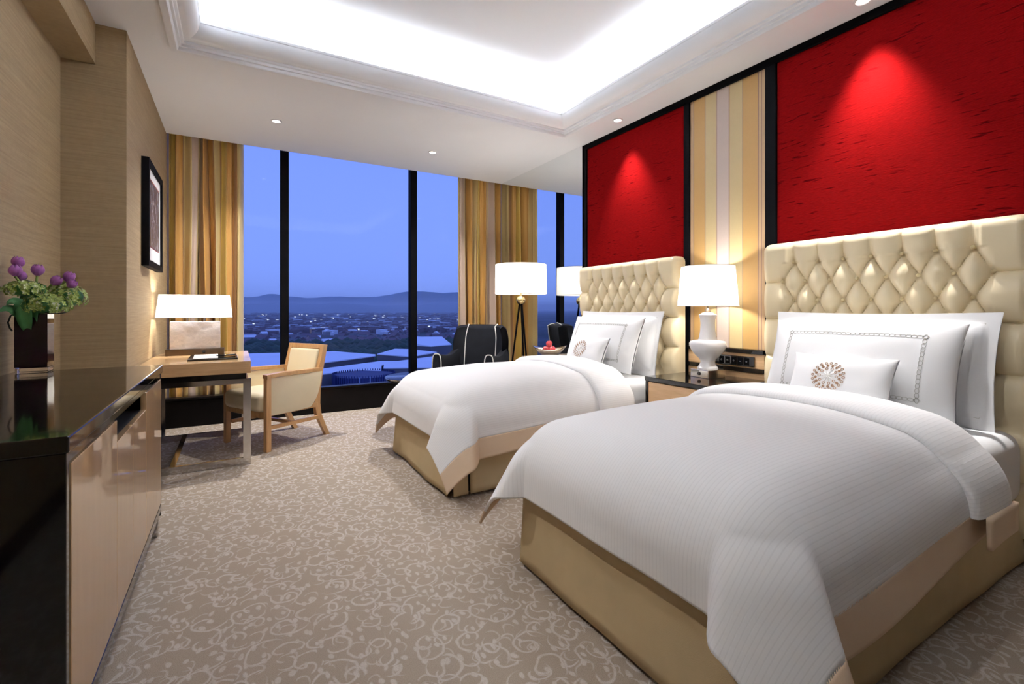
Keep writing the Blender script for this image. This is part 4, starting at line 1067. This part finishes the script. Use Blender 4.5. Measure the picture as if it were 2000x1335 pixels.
# houses
hb_ = bmesh.new(); bx(hb_, -0.5, 0.5, -0.5, 0.5, 0, 0.6); house_w = from_bm(hb_); house_w.materials.append(MATS['house_wall'])
def gable():
    bm = bmesh.new(); p = [bm.verts.new(q) for q in ((-.55, -.55, .6), (.55, -.55, .6), (.55, .55, .6), (-.55, .55, .6), (-.55, 0, 1.0), (.55, 0, 1.0))]
    for f in ((0, 1, 5, 4), (2, 3, 4, 5), (1, 2, 5), (3, 0, 4), (3, 2, 1, 0)): bm.faces.new([p[i] for i in f])
    return from_bm(bm)
g1 = gable(); g1.materials.append(MATS['house_roof']); g2 = gable(); g2.materials.append(MATS['house_roof_pale'])
hr = random.Random(11)
VDIR = lambda u: (math.sin(u), math.cos(u))
def spot(dmin, dmax):
    d = math.exp(hr.uniform(math.log(dmin), math.log(dmax))); a = hr.uniform(-0.06, 0.62); s_, c_ = VDIR(a); return d * s_, d * c_, d
for k_ in range(300):
    x, y, d = spot(570, 1000); s = hr.uniform(6, 11); pale = hr.random() < 0.16
    t = thing('house', 'small %s-roofed house in the dusk city below the window' % ('pale' if pale else 'dark'), 'house', (x, y, GZ), hr.uniform(0, PI), 'small city houses below the window')
    t.scale = (s * hr.uniform(0.8, 1.6), s, s * hr.uniform(0.6, 0.95))
    link('walls', house_w, None, t); link('roof', g2 if pale else g1, None, t)
def scatter(name, label, cat, n, dmin, dmax, smin, smax, mat, hs):
    V = []; F = []
    for k_ in range(n):
        x, y, d = spot(dmin, dmax); a = hr.uniform(0, PI); sx = hr.uniform(smin, smax) * (0.6 + d / 2600); sy = sx * hr.uniform(.5, 1); h_ = hr.uniform(*hs) * (0.7 + d / 4000)
        c_, s_ = math.cos(a), math.sin(a); b0 = len(V)
        for zz_ in (GZ, GZ + h_):
            for ux, uy in ((-1, -1), (1, -1), (1, 1), (-1, 1)): V.append((x + (ux * sx * c_ - uy * sy * s_) / 2, y + (ux * sx * s_ + uy * sy * c_) / 2, zz_))
        F += [(b0, b0 + 1, b0 + 5, b0 + 4), (b0 + 1, b0 + 2, b0 + 6, b0 + 5), (b0 + 2, b0 + 3, b0 + 7, b0 + 6), (b0 + 3, b0, b0 + 4, b0 + 7), (b0 + 4, b0 + 5, b0 + 6, b0 + 7)]
    me = bpy.data.meshes.new(name); me.from_pydata(V, [], F); o = link(name, me, mat); o['kind'] = 'stuff'; return tag(o, label, cat)
scatter('city_houses', 'dense sprawl of small dark houses across the valley', 'houses', 5000, 1000, 5200, 8, 18, 'house_wall', (4, 9))
scatter('city_roofs', 'scattered dark roofs across the valley', 'houses', 3500, 900, 4600, 9, 18, 'house_roof', (5, 10))
scatter('city_pale_roofs', 'scattered pale roofs across the valley', 'houses', 420, 800, 4200, 10, 26, 'house_roof_pale', (5, 10))
scatter('city_lamps', 'tiny white lights scattered over the valley city', 'lights', 150, 850, 3800, 3, 7, 'city_light', (7, 10))
# tree belt between the halls and the houses
V = []; F = []
ico = bmesh.new(); bmesh.ops.create_icosphere(ico, subdivisions=1, radius=1.0); iv = [tuple(q.co) for q in ico.verts]; iF = [[q.index for q in f.verts] for f in ico.faces]; ico.free()
for k_ in range(1500):
    x, y, d = spot(330, 560); r_ = hr.uniform(4, 9); b0 = len(V)
    if hr.random() < max(0, (d - 480) / 160): continue
    for q in iv: V.append((x + q[0] * r_ * hr.uniform(.85, 1.1), y + q[1] * r_ * hr.uniform(.85, 1.1), GZ + r_ * .7 + q[2] * r_ * .8))
    F += [[b0 + i for i in f] for f in iF]
me = bpy.data.meshes.new('tree_belt'); me.from_pydata(V, [], F); smooth_all(me); o = link('tree_belt', me, 'tree_green'); o['kind'] = 'stuff'; tag(o, 'belt of dark green trees between the halls and the city', 'trees')
# mountains
def mountains(name, label, dist, hgt, seed, depth):
    n, m_ = 220, 14; A = np.linspace(-0.55, 1.1, n)[:, None]; T = np.linspace(0, 1, m_)[None, :]
    ridge = hgt * (0.62 + 0.22 * fbm(A * 9, A * 0, seed, 2) + 0.16 * fbm(A * 27, A * 0, seed + 1, 3))
    rr = dist + depth * T; z = GZ + ridge * np.sin(T * PI / 2) ** 1.3 + 0.06 * hgt * fbm(A * 60, T * 5, seed + 2, 3) * T
    P = np.stack([rr * np.sin(A), rr * np.cos(A), z + 0 * rr], -1)
    tag(link(name, gridmesh(P), 'mountain_rock'), label, 'mountain')
mountains('mountain_range', 'far hazy mountain range on the horizon', 11500, 640, 4, 2500)
mountains('foothills', 'lower hazy foothills in front of the mountain range', 7200, 240, 21, 1800)
# evening haze over the valley
m = bpy.data.materials.new('haze'); m.use_nodes = True; nt = m.node_tree; nt.nodes.clear()
o_ = nt.nodes.new('ShaderNodeOutputMaterial'); vsn = nt.nodes.new('ShaderNodeVolumeScatter'); vsn.inputs['Color'].default_value = (0.9, 0.95, 1, 1); vsn.inputs['Density'].default_value = 1.6e-4
nt.links.new(vsn.outputs[0], o_.inputs['Volume']); MATS['haze'] = m
hz = box('evening_haze', (-9000, 16000, 300, 16000, GZ - 1, 150), 'haze'); hz['kind'] = 'stuff'; tag(hz, 'blue evening haze lying over the valley', 'haze')
